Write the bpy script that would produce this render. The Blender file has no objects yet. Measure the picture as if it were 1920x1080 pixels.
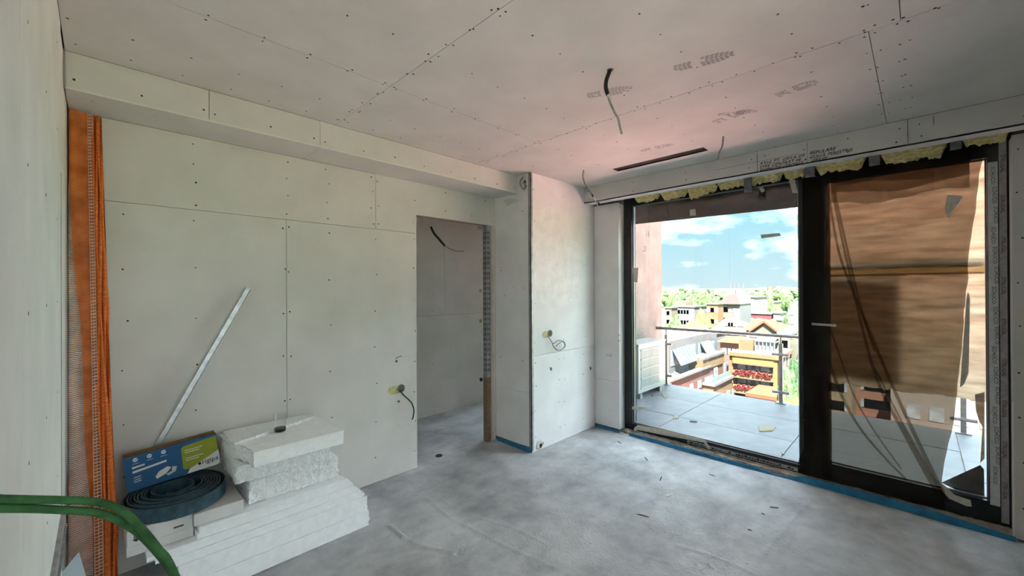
import bpy, bmesh, math, random
from mathutils import Vector, Matrix, noise
random.seed(7)
sc = bpy.context.scene
COL = sc.collection

# ------------------------------------------------------------------ camera
FPX, YAW, PITCH, ROLL, EYE = 768.92, 0.7823, 0.0027, -0.0048, 1.56
_f = Vector((math.cos(YAW)*math.cos(PITCH), math.sin(YAW)*math.cos(PITCH), math.sin(PITCH)))
_r0 = Vector((math.sin(YAW), -math.cos(YAW), 0)); _u0 = _r0.cross(_f)
_r = math.cos(ROLL)*_r0 + math.sin(ROLL)*_u0
_u = -math.sin(ROLL)*_r0 + math.cos(ROLL)*_u0
cam_d = bpy.data.cameras.new('camera'); cam = bpy.data.objects.new('camera', cam_d); COL.objects.link(cam)
cam_d.sensor_width = 36.0; cam_d.lens = FPX/1920*36.0; cam_d.clip_start = 0.02; cam_d.clip_end = 6000
cam.matrix_world = Matrix(((_r.x,_u.x,-_f.x,0),(_r.y,_u.y,-_f.y,0),(_r.z,_u.z,-_f.z,EYE),(0,0,0,1)))
sc.camera = cam
def W(px, py, ax, val):
    """point on an axis-aligned plane of the place that the survey of the photograph gives"""
    d = _f + (px-960)/FPX*_r + (540-py)/FPX*_u
    i = 'xyz'.index(ax); o = Vector((0,0,EYE)); k = (val-o[i])/d[i]
    return o + k*d

# ------------------------------------------------------------------ world, sun, exposure
wd = bpy.data.worlds.new('sky'); sc.world = wd; wd.use_nodes = True
nt = wd.node_tree; N = nt.nodes; L = nt.links; N.clear()
tc = N.new('ShaderNodeTexCoord'); sep = N.new('ShaderNodeSeparateXYZ'); L.new(tc.outputs['Generated'], sep.inputs[0])
rmp = N.new('ShaderNodeValToRGB'); L.new(sep.outputs['Z'], rmp.inputs[0])
e = rmp.color_ramp.elements; e[0].position = 0.0; e[0].color = (.135,.175,.187,1); e[1].position = .55; e[1].color = (.05,.12,.20,1)
k = rmp.color_ramp.elements.new(.16); k.color = (.085,.165,.195,1)
mp = N.new('ShaderNodeMapping'); mp.inputs['Scale'].default_value = (1,1,2.6); L.new(tc.outputs['Generated'], mp.inputs[0])
nz = N.new('ShaderNodeTexNoise'); nz.inputs['Scale'].default_value = 5.2; nz.inputs['Detail'].default_value = 9; nz.inputs['Roughness'].default_value = .56
mp.inputs['Location'].default_value = (1.1,.6,.3)
L.new(mp.outputs[0], nz.inputs['Vector'])
cr = N.new('ShaderNodeValToRGB'); L.new(nz.outputs['Fac'], cr.inputs[0])
cr.color_ramp.elements[0].position = .44; cr.color_ramp.elements[1].position = .60; ce = cr.color_ramp.elements.new(.525); ce.color = (.035,.035,.035,1)
cr.color_ramp.elements[0].color = (0,0,0,1); cr.color_ramp.elements[-1].color = (1,1,1,1)
mx = N.new('ShaderNodeMixRGB'); L.new(cr.outputs[0], mx.inputs['Fac']); L.new(rmp.outputs[0], mx.inputs[1]); mx.inputs[2].default_value = (3.9,4.4,4.65,1)
bg = N.new('ShaderNodeBackground'); L.new(mx.outputs[0], bg.inputs[0]); bg.inputs[1].default_value = 1.0
ow = N.new('ShaderNodeOutputWorld'); L.new(bg.outputs[0], ow.inputs[0])
sun_d = bpy.data.lights.new('sun', 'SUN'); sun_d.energy = 20.0; sun_d.color = (1.0,.96,.90); sun_d.angle = .01
sun = bpy.data.objects.new('sun', sun_d); COL.objects.link(sun); sun.location = (-40,-20,60)
sun.rotation_euler = Vector((-.46,-.26,.90)).to_track_quat('Z','Y').to_euler()
vs = sc.view_settings; vs.view_transform = 'Standard'; vs.look = 'None'; vs.gamma = 1.0; vs.use_curve_mapping = False
vs.exposure = 2.45
sc.cycles.max_bounces = 14; sc.cycles.diffuse_bounces = 9; sc.cycles.transparent_max_bounces = 24; sc.cycles.caustics_reflective = False; sc.cycles.caustics_refractive = False

# ------------------------------------------------------------------ materials
def pm(name, c1, c2=None, scale=6, rough=.8, bump=0, bscale=40, metal=0, lo=.35, hi=.65, detail=5, stretch=None, spec=.3, bdist=.01, trans=0):
    m = bpy.data.materials.new(name); m.use_nodes = True
    n = m.node_tree.nodes; l = m.node_tree.links; b = n['Principled BSDF']
    b.inputs['Roughness'].default_value = rough; b.inputs['Metallic'].default_value = metal
    b.inputs['Specular IOR Level'].default_value = spec
    t = n.new('ShaderNodeTexCoord'); v = t.outputs['Object']
    if stretch:
        q = n.new('ShaderNodeMapping'); q.inputs['Scale'].default_value = stretch; l.new(v, q.inputs[0]); v = q.outputs[0]
    if c2 is None: b.inputs['Base Color'].default_value = (*c1,1)
    else:
        z = n.new('ShaderNodeTexNoise'); z.inputs['Scale'].default_value = scale; z.inputs['Detail'].default_value = detail; l.new(v, z.inputs['Vector'])
        r = n.new('ShaderNodeValToRGB'); l.new(z.outputs['Fac'], r.inputs[0])
        r.color_ramp.elements[0].position = lo; r.color_ramp.elements[1].position = hi
        r.color_ramp.elements[0].color = (*c1,1); r.color_ramp.elements[1].color = (*c2,1)
        l.new(r.outputs[0], b.inputs['Base Color'])
    if bump:
        z2 = n.new('ShaderNodeTexNoise'); z2.inputs['Scale'].default_value = bscale; z2.inputs['Detail'].default_value = 6; l.new(v, z2.inputs['Vector'])
        bp = n.new('ShaderNodeBump'); bp.inputs['Strength'].default_value = bump; bp.inputs['Distance'].default_value = bdist
        l.new(z2.outputs['Fac'], bp.inputs['Height']); l.new(bp.outputs[0], b.inputs['Normal'])
    return m
def see_through(name, tint, fac, col, rough=.1, gloss=False, trans=False):
    """thin sheet: part of the light passes straight through, the rest meets the sheet"""
    m = bpy.data.materials.new(name); m.use_nodes = True; n = m.node_tree.nodes; l = m.node_tree.links; n.clear()
    o = n.new('ShaderNodeOutputMaterial'); mxs = n.new('ShaderNodeMixShader'); tr = n.new('ShaderNodeBsdfTransparent'); tr.inputs[0].default_value = (*tint,1)
    if gloss: s = n.new('ShaderNodeBsdfGlossy'); s.inputs['Roughness'].default_value = rough
    else: s = n.new('ShaderNodeBsdfDiffuse')
    s.inputs[0].default_value = (*col,1); mxs.inputs[0].default_value = fac
    l.new(tr.outputs[0], mxs.inputs[1]); l.new(s.outputs[0], mxs.inputs[2]); l.new(mxs.outputs[0], o.inputs[0])
    return m
M = {}
M['board'] = pm('plasterboard_paper', (.58,.57,.545), (.64,.63,.605), 3.0, .9, .15, 220, bdist=.001)
M['board_white'] = pm('plasterboard_primed', (.70,.70,.70), (.78,.78,.775), 3.5, .85, .1, 30, bdist=.001)
M['board_edge'] = pm('plaster_raw', (.55,.53,.48), (.68,.66,.6), 40, .95, .4, 90)
M['joint'] = pm('joint_shadow_dark', (.08,.075,.07))
M['screw'] = pm('screw_black_phosphate', (.03,.028,.025), rough=.5)
M['void'] = pm('stud_cavity', (.10,.09,.08), (.16,.14,.12), 8)
M['concrete'] = None
M['steel'] = pm('galvanised_steel', (.42,.46,.48), (.62,.66,.68), 25, .38, .05, 60, metal=.75)
M['steel_dull'] = pm('galvanised_steel_dull', (.30,.31,.31), (.44,.45,.44), 18, .55, .05, 60, metal=.55)
M['eps'] = pm('polystyrene_cut', (.86,.90,.92), (.93,.96,.975), 30, .75, .25, 130, bdist=.003, spec=.2)
M['eps_rough'] = pm('polystyrene_beads', (.82,.86,.88), (.94,.97,.98), 70, .7, 1.0, 95, bdist=.012, spec=.25)
M['orange'] = pm('orange_mesh_yarn', (.60,.13,.025), (.85,.24,.06), 30, .8, .6, 160, stretch=(1,1,5), bdist=.004)
M['cable_green'] = pm('green_cloth_sheath', (.018,.072,.024), (.035,.12,.04), 60, .85, .4, 400, bdist=.002)
M['cable_grey'] = pm('grey_cable_sheath', (.26,.25,.23), (.34,.33,.31), 30, .6)
M['cable_black'] = pm('black_conduit', (.012,.012,.012), rough=.4)
M['cable_white'] = pm('white_wire', (.75,.75,.73), rough=.5)
M['foil'] = pm('yellow_box_lining', (.42,.38,.16), (.62,.58,.30), 40, .6, .5, 60)
M['blue_foam'] = pm('blue_foam', (.015,.13,.27), (.03,.22,.40), 14, .6, .3, 80, bdist=.003)
M['frame'] = pm('black_window_frame', (.012,.012,.014), (.02,.02,.022), 20, .35)
M['frame_grey'] = pm('grey_seal', (.32,.32,.33), rough=.5)
M['pane'] = see_through('window_pane', (.97,.985,.985), .04, (1,1,1), .02, gloss=True)
M['railglass'] = see_through('railing_pane', (.95,.98,.975), .05, (1,1,1), .02, gloss=True)
M['tape'] = pm('masking_tape', (.50,.48,.40), (.62,.60,.52), 30, .8)
M['wool'] = pm('mineral_wool', (.62,.48,.16), (.88,.78,.42), 30, .95, 1.0, 70, bdist=.02, stretch=(1,1,2))
M['print_tape'] = pm('printed_tape', (.48,.50,.52), (.58,.60,.62), 30, .6)
M['print_tape2'] = pm('printed_tape_grey', (.30,.28,.29), (.38,.36,.37), 40, .6)
M['ink'] = pm('black_ink', (.012,.012,.012), rough=.7)
M['ink_red'] = pm('dark_red_ink', (.05,.012,.012), rough=.7)
M['pencil'] = pm('pencil_grey', (.30,.29,.28), rough=.8)
M['screed_edge'] = pm('crumbled_screed', (.30,.25,.20), (.50,.45,.38), 18, .95, 1.0, 45, bdist=.02)

# ------------------------------------------------------------------ mesh building
WL = {}
class MB:
    def __init__(s): s.v = []; s.f = []
    def add(s, vs_, fs_):
        o = len(s.v); s.v += [Vector(p) for p in vs_]; s.f += [tuple(i+o for i in q) for q in fs_]; return s
    def box(s, x0,x1,y0,y1,z0,z1):
        return s.add([(x0,y0,z0),(x1,y0,z0),(x1,y1,z0),(x0,y1,z0),(x0,y0,z1),(x1,y0,z1),(x1,y1,z1),(x0,y1,z1)],
                     [(0,3,2,1),(4,5,6,7),(0,1,5,4),(1,2,6,5),(2,3,7,6),(3,0,4,7)])
    def obox(s, o, U, V, Nn, a, b, c):
        """box spanned by three vectors from corner o"""
        o = Vector(o); U = Vector(U)*a; V = Vector(V)*b; Nn = Vector(Nn)*c
        return s.add([o,o+U,o+U+V,o+V,o+Nn,o+U+Nn,o+U+V+Nn,o+V+Nn],[(0,3,2,1),(4,5,6,7),(0,1,5,4),(1,2,6,5),(2,3,7,6),(3,0,4,7)])
    def slab(s, front, back):
        """closed solid between two matching outlines"""
        n = len(front); o = len(s.v); s.v += [Vector(p) for p in front]+[Vector(p) for p in back]
        s.f.append(tuple(o+i for i in range(n))); s.f.append(tuple(o+n+i for i in reversed(range(n))))
        for i in range(n): j = (i+1)%n; s.f.append((o+i,o+n+i,o+n+j,o+j))
        return s
    def tube(s, pts, r, n=8, cap=True):
        pts = [Vector(p) for p in pts]; o = len(s.v); m = len(pts)
        rr = r if isinstance(r,(list,tuple)) else [r]*m
        ref = None
        for i,p in enumerate(pts):
            t = (pts[min(i+1,m-1)]-pts[max(i-1,0)]).normalized()
            if ref is None: ref = Vector((0,0,1)) if abs(t.z)<.9 else Vector((1,0,0))
            a = (ref - t*ref.dot(t)).normalized(); ref = a; b = t.cross(a)
            for k_ in range(n):
                th = 2*math.pi*k_/n; s.v.append(p+(a*math.cos(th)+b*math.sin(th))*rr[i])
        for i in range(m-1):
            for k_ in range(n):
                q = (k_+1)%n; s.f.append((o+i*n+k_,o+i*n+q,o+(i+1)*n+q,o+(i+1)*n+k_))
        if cap: s.f.append(tuple(o+k_ for k_ in reversed(range(n)))); s.f.append(tuple(o+(m-1)*n+k_ for k_ in range(n)))
        return s
    def lathe(s, prof, c, n=20):
        o = len(s.v); m = len(prof); c = Vector(c)
        for r_,z_ in prof:
            for k_ in range(n):
                th = 2*math.pi*k_/n; s.v.append(c+Vector((r_*math.cos(th),r_*math.sin(th),z_)))
        for i in range(m-1):
            for k_ in range(n):
                q = (k_+1)%n; s.f.append((o+i*n+k_,o+i*n+q,o+(i+1)*n+q,o+(i+1)*n+k_))
        return s
    def grid(s, fn, nu, nv):
        o = len(s.v)
        for i in range(nu+1):
            for j in range(nv+1): s.v.append(Vector(fn(i/nu,j/nv)))
        for i in range(nu):
            for j in range(nv):
                a = o+i*(nv+1)+j; s.f.append((a,a+nv+1,a+nv+2,a+1))
        return s
    def disc(s, c, U, V, r, n=8):
        o = len(s.v); c = Vector(c); U = Vector(U); V = Vector(V)
        for k_ in range(n):
            th = 2*math.pi*k_/n; s.v.append(c+(U*math.cos(th)+V*math.sin(th))*r)
        s.f.append(tuple(o+k_ for k_ in range(n))); return s
    def build(s, name, mat, parent=None, smooth=False, bevel=0, solid=0, subd=0, mats=None, fmat=None):
        if not s.v: return None
        xs = [p.x for p in s.v]; ys = [p.y for p in s.v]; zs_ = [p.z for p in s.v]
        c = Vector(((min(xs)+max(xs))/2,(min(ys)+max(ys))/2,min(zs_)))
        me = bpy.data.meshes.new(name); me.from_pydata([tuple(p-c) for p in s.v], [], s.f); me.validate()
        bm = bmesh.new(); bm.from_mesh(me); bmesh.ops.recalc_face_normals(bm, faces=bm.faces); bm.to_mesh(me); bm.free()
        for mm in (mats or [mat]): me.materials.append(mm)
        if fmat:
            for i,pl in enumerate(me.polygons): pl.material_index = fmat(i,pl)
        if smooth:
            for pl in me.polygons: pl.use_smooth = True
        ob = bpy.data.objects.new(name, me); COL.objects.link(ob); ob.location = c; WL[ob] = c
        if parent is not None:
            ob.parent = parent; ob.matrix_parent_inverse = Matrix.Translation(-WL[parent])
        if bevel:
            md = ob.modifiers.new('bevel','BEVEL'); md.width = bevel; md.segments = 2; md.limit_method = 'ANGLE'
        if subd:
            md = ob.modifiers.new('sub','SUBSURF'); md.levels = subd; md.render_levels = subd
        if solid:
            md = ob.modifiers.new('solid','SOLIDIFY'); md.thickness = solid; md.offset = 0
        return ob
def empty(name, loc):
    o = bpy.data.objects.new(name, None); o.empty_display_size = .1; COL.objects.link(o); o.location = loc; WL[o] = Vector(loc); return o
def tag(o, label, cat, group=None):
    o['label'] = label; o['category'] = cat
    if group: o['group'] = group
    return o
def struct(o, label, cat): o['kind'] = 'structure'; return tag(o, label, cat)
def stuff(o):
    if o is not None: o['kind'] = 'stuff'
    return o
def curve(pts, n=8):
    """smooth path through points"""
    P = [Vector(p) for p in pts]; out = []
    for i in range(len(P)-1):
        p0 = P[max(i-1,0)]; p1 = P[i]; p2 = P[i+1]; p3 = P[min(i+2,len(P)-1)]
        for k_ in range(n):
            t = k_/n; out.append(.5*((2*p1)+(p2-p0)*t+(2*p0-5*p1+4*p2-p3)*t*t+(3*p1-p0-3*p2+p3)*t**3))
    out.append(P[-1]); return out
def lettering(name, txt, size, mat, parent, o, U, V, shear=0, lift=.0004, wob=0, width=1.0, bold=0):
    """flat print: letters as a thin mesh, U along the line, V up the letters"""
    cu = bpy.data.curves.new('t','FONT'); cu.body = txt; cu.size = size; cu.shear = shear; cu.resolution_u = 2; cu.space_character = width; cu.offset = bold*size
    tmp = bpy.data.objects.new('t', cu); COL.objects.link(tmp)
    dg = bpy.context.evaluated_depsgraph_get(); me = bpy.data.meshes.new_from_object(tmp.evaluated_get(dg))
    o = Vector(o); U = Vector(U).normalized(); V = Vector(V).normalized(); Nn = U.cross(V)
    b = MB(); b.v = [o+U*p.co.x+V*(p.co.y+wob*size*math.sin(p.co.x/size*2.1))+Nn*lift for p in me.vertices]; b.f = [tuple(q.vertices) for q in me.polygons]
    bpy.data.objects.remove(tmp); bpy.data.curves.remove(cu); bpy.data.meshes.remove(me)
    return b.build(name, mat, parent)
def rnd(a,b): return random.uniform(a,b)
def fold_noise(p, s=1.0): return noise.noise(Vector(p)*s)
# ------------------------------------------------------------------ surveyed planes of the room
yA, yA2, xB, xB2, ZC, ZS, ZSB = 3.13, 2.792, 3.965, 3.774, 2.673, 2.50, 2.495
CX, CY, DX0, DX1, DZ, YP, XC, YR, YBACK = 2.90, 2.622, 1.962, 2.79, 2.216, 2.31, -.112, -.405, -2.2
X,Y,Z = Vector((1,0,0)), Vector((0,1,0)), Vector((0,0,1))

def board(parent, o, U, V, Nn, a, b, t=.0125, tap=(0,0,0,0), mat='board', gap=.0015, rects=None, name='plasterboard'):
    """one sheet: o corner on the room face, U x V spans it, Nn points into the room; tapered long edges"""
    o = Vector(o); U = Vector(U); V = Vector(V); Nn = Vector(Nn); m = MB()
    if rects:
        for (u0,u1,v0,v1) in rects:
            m.obox(o+U*u0+V*v0-Nn*t, U, V, Nn, u1-u0, v1-v0, t)
        return m.build(name, M[mat], parent)
    u0,u1,v0,v1 = gap,a-gap,gap,b-gap; w = .042; d = .0007
    def pt(u,v,n): return o+U*u+V*v+Nn*n
    ol = [(u0,v0),(u1,v0),(u1,v1),(u0,v1)]
    il = [(u0+w*tap[0],v0+w*tap[2]),(u1-w*tap[1],v0+w*tap[2]),(u1-w*tap[1],v1-w*tap[3]),(u0+w*tap[0],v1-w*tap[3])]
    def dn(i):   # corner drop
        L_,R_,B_,T_ = tap
        return -d if ((i in (0,3) and L_) or (i in (1,2) and R_) or (i in (0,1) and B_) or (i in (2,3) and T_)) else 0
    vs_ = [pt(*ol[i],dn(i)) for i in range(4)]+[pt(*il[i],0) for i in range(4)]+[pt(*ol[i],-t) for i in range(4)]
    m.add(vs_, [(4,5,6,7),(0,1,5,4),(1,2,6,5),(2,3,7,6),(3,0,4,7),(0,8,9,1),(1,9,10,2),(2,10,11,3),(3,11,8,0),(8,11,10,9)])
    return m.build(name, M[mat], parent)
def screws(parent, o, U, V, Nn, pts, r=.0048):
    m = MB(); o = Vector(o); U = Vector(U); V = Vector(V); Nn = Vector(Nn)
    for (u,v) in pts:
        c = o+U*(u+rnd(-.012,.012))+V*(v+rnd(-.012,.012)); rr = r*rnd(.8,1.25); k_ = len(m.v)
        m.disc(c+Nn*.0006, U, V, rr, 7); m.disc(c-Nn*.001, U, V, rr*1.05, 7)
        for q in range(7): m.f.append((k_+q, k_+(q+1)%7, k_+7+(q+1)%7, k_+7+q))
    ob = m.build('screw_heads', M['screw'], parent); return stuff(ob)
def span(a,b,n): return [a+(b-a)*i/(n-1) for i in range(n)] if n>1 else [(a+b)/2]

# ------------------------------------------------------------------ floor: trowelled screed with ridges
def floor_mat():
    m = bpy.data.materials.new('screed'); m.use_nodes = True; n = m.node_tree.nodes; l = m.node_tree.links; b = n['Principled BSDF']
    b.inputs['Roughness'].default_value = .72; b.inputs['Specular IOR Level'].default_value = .35
    t = n.new('ShaderNodeTexCoord'); a = n.new('ShaderNodeTexNoise'); a.inputs['Scale'].default_value = 2.4; a.inputs['Detail'].default_value = 9; a.inputs['Roughness'].default_value = .62
    l.new(t.outputs['Object'], a.inputs['Vector'])
    r = n.new('ShaderNodeValToRGB'); l.new(a.outputs['Fac'], r.inputs[0])
    r.color_ramp.elements[0].position = .34; r.color_ramp.elements[0].color = (.31,.32,.335,1)
    r.color_ramp.elements[1].position = .64; r.color_ramp.elements[1].color = (.55,.57,.59,1)
    mpg = n.new('ShaderNodeMapping'); mpg.inputs['Rotation'].default_value = (0,0,.35); mpg.inputs['Scale'].default_value = (1.5,3.4,1); l.new(t.outputs['Object'], mpg.inputs[0])
    s = n.new('ShaderNodeTexNoise'); s.inputs['Scale'].default_value = 3.0; s.inputs['Detail'].default_value = 7; l.new(mpg.outputs[0], s.inputs['Vector'])
    r2 = n.new('ShaderNodeValToRGB'); l.new(s.outputs['Fac'], r2.inputs[0]); r2.color_ramp.elements[0].position = .28; r2.color_ramp.elements[1].position = .6
    r2.color_ramp.elements[0].color = (.72,.70,.68,1); r2.color_ramp.elements[1].color = (1,1,1,1)
    mm = n.new('ShaderNodeMixRGB'); mm.blend_type = 'MULTIPLY'; mm.inputs[0].default_value = .6; l.new(r.outputs[0], mm.inputs[1]); l.new(r2.outputs[0], mm.inputs[2]); l.new(mm.outputs[0], b.inputs['Base Color'])
    g = n.new('ShaderNodeTexNoise'); g.inputs['Scale'].default_value = 60; g.inputs['Detail'].default_value = 8; l.new(t.outputs['Object'], g.inputs['Vector'])
    pa = n.new('ShaderNodeTexNoise'); pa.inputs['Scale'].default_value = 3.1; pa.inputs['Detail'].default_value = 3; l.new(t.outputs['Object'], pa.inputs['Vector'])
    pr = n.new('ShaderNodeValToRGB'); l.new(pa.outputs['Fac'], pr.inputs[0]); pr.color_ramp.elements[0].position = .48; pr.color_ramp.elements[1].position = .60; pr.color_ramp.elements[0].color = (.18,.18,.18,1)
    gm = n.new('ShaderNodeMath'); gm.operation = 'MULTIPLY'; l.new(g.outputs['Fac'], gm.inputs[0]); l.new(pr.outputs[0], gm.inputs[1])
    ad = n.new('ShaderNodeMath'); ad.operation = 'MULTIPLY_ADD'; ad.inputs[1].default_value = 1.6; l.new(s.outputs['Fac'], ad.inputs[0]); l.new(gm.outputs[0], ad.inputs[2])
    bp = n.new('ShaderNodeBump'); bp.inputs['Strength'].default_value = .75; bp.inputs['Distance'].default_value = .009; l.new(ad.outputs[0], bp.inputs['Height']); l.new(bp.outputs[0], b.inputs['Normal'])
    return m
M['concrete'] = floor_mat()
def px_line(pts): return [W(a,b,'z',0).xy for a,b in pts]
RIDGES = [(px_line([(728,985),(760,1010),(790,1025),(850,1040)]),.010,.011),(px_line([(640,1062),(700,1045),(770,1040),(850,1036)]),.006,.02),
  (px_line([(800,935),(850,975),(900,1000),(960,1030),(1075,1080)]),.005,.010),(px_line([(880,965),(960,990),(1030,1022)]),.005,.008),
  (px_line([(930,975),(990,1000)]),.004,.008),(px_line([(1525,930),(1480,980),(1410,1070)]),.0045,.014),
  (px_line([(1270,1024),(1330,1040),(1380,1060),(1420,1080)]),.005,.012),(px_line([(1190,1060),(1215,1045),(1250,1055)]),.004,.010),
  (px_line([(755,893),(800,920),(850,950)]),.0035,.009),(px_line([(850,1000),(862,985),(890,990)]),.004,.02)]
PATCH = [(W(760,1005,'z',0).xy,.16),(W(700,1060,'z',0).xy,.13),(W(1320,1065,'z',0).xy,.14),(W(1010,1065,'z',0).xy,.12)]
BB = {id(p_):(min(q.x for q in p_)-.07,max(q.x for q in p_)+.07,min(q.y for q in p_)-.07,max(q.y for q in p_)+.07) for p_,_,_ in RIDGES}
def seg_d(p, a, b):
    ab = b-a; t = max(0,min(1,(p-a).dot(ab)/max(ab.length_squared,1e-9))); return (p-(a+ab*t)).length
def floor_z(x,y):
    p = Vector((x,y)); h = .0022*noise.noise(Vector((x*2.1,y*2.1,0)))+.0012*noise.noise(Vector((x*9,y*9,3)))
    for pts,amp,w in RIDGES:
        if not (BB[id(pts)][0]<x<BB[id(pts)][1] and BB[id(pts)][2]<y<BB[id(pts)][3]): continue
        d = min(seg_d(p,pts[i],pts[i+1]) for i in range(len(pts)-1))
        if d < w*3: h += amp*1.5*math.exp(-(d/w)**2)*(.6+.7*abs(noise.noise(Vector((x*30,y*30,1)))))
    for c,r_ in PATCH:
        d = (p-c).length
        if d < r_: h += .010*(1-d/r_)**.5*noise.noise(Vector((x*55,y*55,2)))
    return h
fx = [-.25+i*.04 for i in range(18)]+[.47+i*.0125 for i in range(284)]; fy = [-2.3+i*.06 for i in range(31)]+[-.46+i*.0125 for i in range(287)]+[3.14+i*.05 for i in range(25)]
m = MB()
for xx in fx:
    for yy in fy: m.v.append(Vector((xx,yy,floor_z(xx,yy) if -.5<yy<3.2 else 0)))
nf = len(fy)
for i in range(len(fx)-1):
    for j in range(nf-1): a = i*nf+j; m.f.append((a,a+nf,a+nf+1,a+1))
m.box(-.3,4.3,-2.3,4.5,-.22,-.02)
flo = struct(m.build('floor', M['concrete'], smooth=True), 'rough grey screed floor with trowel ridges', 'floor')
# the small drain hole in the doorway
c = W(823,854,'z',0.004); dm = MB(); dm.disc((c.x,c.y,.006), X, Y, .022, 14); dm.lathe([(.022,.006),(.030,.007),(.033,.0),(.022,-.01)], (c.x,c.y,0), 14)
dm.build('pipe_sleeve', M['cable_black'], flo)

# ------------------------------------------------------------------ ceiling
m = MB(); m.box(-.3,4.3,-2.3,4.5,ZC+.11,ZC+.33); ceil = struct(m.build('ceiling', M['void']), 'plasterboard ceiling with dark screw dots and open joints', 'ceiling')
strips = [(XC,1.125),(1.125,2.36),(2.36,3.774)]
cross = [[-2.2,.05,2.05,2.792],[-2.2,.05,2.05,2.792],[-2.2,.152,2.792]]
SL = (3.365,3.475,1.205,2.025)     # light slot
for si,((x0,x1),cy_) in enumerate(zip(strips,cross)):
    for y0,y1 in zip(cy_[:-1],cy_[1:]):
        o = (x0,y0,ZC)
        if si==2 and y1>2:
            bd = board(ceil, o, X, Y, -Z, 0,0, rects=[(0.0015,SL[0]-x0,.0015,y1-y0),(SL[1]-x0,x1-x0,.0015,y1-y0),(SL[0]-x0,SL[1]-x0,.0015,SL[2]-y0),(SL[0]-x0,SL[1]-x0,SL[3]-y0,y1-y0)])
        else: bd = board(ceil, o, X, Y, -Z, x1-x0, y1-y0, tap=(si>0,si<2,0,0))
        pts = []; nn = 7 if x1-x0<1.3 else 8
        rows = [y for y in (2.70,2.47,2.065,2.035,1.63,1.21,.80,.40,.165,.135,.065,.035) if y0+.005<y<y1]
        for yy in rows:
            for u in span(.03,x1-x0-.03,nn):
                if si==2 and SL[0]-.02<x0+u<SL[1]+.02 and SL[2]-.02<yy<SL[3]+.02: continue
                pts.append((u,yy-y0))
        vv = y0+.1
        while vv<y1-.05:
            if vv>-.6:
                if si>0: pts.append((.014,vv-y0))
                if si<2: pts.append((x1-x0-.014,vv-y0+.02))
            vv += .17
        screws(bd, (x0,y0,ZC), X, Y, -Z, pts)
m = MB(); s0,s1,t0,t1 = SL
m.add([(s0,t0,ZC),(s1,t0,ZC),(s1,t1,ZC),(s0,t1,ZC),(s0,t0,ZC+.1),(s1,t0,ZC+.1),(s1,t1,ZC+.1),(s0,t1,ZC+.1)],[(0,1,5,4),(1,2,6,5),(2,3,7,6),(3,0,4,7),(4,5,6,7)])
M['slot'] = pm('slot_lining', (.20,.16,.15), (.28,.23,.21), 10)
m.build('air_slot', M['slot'], ceil)
# boot prints trodden on the sheets before they were hung
M['boot'] = see_through('boot_dust', (1,1,1), .20, (.20,.17,.16))
M['boot_faint'] = see_through('boot_dust_faint', (1,1,1), .15, (.20,.17,.16))
def boot(p0, p1, mat, width=.095):
    a = W(*p0,'z',ZC); b = W(*p1,'z',ZC); d = (b-a); Ln = d.length; U = d/Ln; V = Vector((-U.y,U.x,0)); m = MB()
    n_ = 13
    for r_ in range(n_):
        u = (r_+.5)/n_
        if .34<u<.44: continue
        w_ = width*(.36 if u<.34 else .48*math.sin(min(1,(1.05-u)/.40)*1.57)**.7)
        for q in (-.78,-.28,.28,.78):
            if random.random()<.10: continue
            c = a+U*(u*Ln+.006*abs(q))+V*(q*w_); la = Ln/n_*.40; lb = w_*.22; sk = .004*(1 if q>0 else -1)
            cc = [c+U*(la+sk)+V*lb, c+U*(la-sk)-V*lb, c-U*(la+sk)-V*lb, c-U*(la-sk)+V*lb]
            m.slab([k_-Z*.0005 for k_ in cc],[k_-Z*.0001 for k_ in cc])
    return m.build('boot_print', M[mat], ceil)
boot((1262,130),(1375,100),'boot'); boot((1338,230),(1405,205),'boot_faint'); boot((1455,180),(1530,152),'boot_faint'); boot((1100,180),(1185,165),'boot_faint')
boot((1200,283),(1262,270),'boot_faint',.07); boot((1345,215),(1420,208),'boot_faint',.06)

# bulkhead over the door wall and bulkhead over the window
m = MB(); m.box(XC,CX,yA2+.013,yA,ZS+.013,ZC+.11); bk = m.build('bulkhead', M['void'], ceil)
for x0,x1 in ((XC,.431),(.431,1.025),(1.025,CX)):
    bd = board(bk, (x0,yA2,ZS), X, Z, -Y, x1-x0, ZC-ZS); n_ = max(3,int((x1-x0)/.22))
    screws(bd, (x0,yA2,ZS), X, Z, -Y, [(u,.05) for u in span(.03,x1-x0-.03,n_)])
for x0,x1 in ((XC,1.03),(1.03,CX)):
    bd = board(bk, (x0,yA2,ZS), X, Y, -Z, x1-x0, yA-yA2); screws(bd, (x0,yA2,ZS), X, Y, -Z, [(u,.10) for u in span(.08,x1-x0-.05,5)], .003)
mb = MB(); mb.box(XC,CX,yA2-.0012,yA2+.004,ZS-.002,ZS+.007); mb.build('corner_bead', pm('corner_bead_white',(.66,.65,.62)), bk)
m = MB(); m.box(xB2+.013,4.0,YBACK,CY,2.60,ZC+.11); bk2 = m.build('bulkhead', M['void'], ceil)
for y0,y1 in ((-2.2,.05),(.05,.931),(.931,CY)):
    bd = board(bk2, (xB2,y1,ZSB), -Y, Z, -X, y1-y0, ZC-ZSB, tap=(0,0,0,1))
    screws(bd, (xB2,y1,ZSB), -Y, Z, -X, [(u,v) for u in span(.06,y1-y0-.05,max(4,int((y1-y0)/.35))) for v in (.045,.125)])
m = MB(); m.box(xB2,xB2+.11,YBACK,CY,ZSB,ZSB+.0125); m.build('lower_plasterboard', M['board_white'], bk2)
lettering('handwriting', 'AXUL PT. GRILA DE', .031, M['ink_red'], bk2, (xB2,.915,2.556), -Y, Z, .35, .0006, .06, 1.12, .018)
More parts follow.
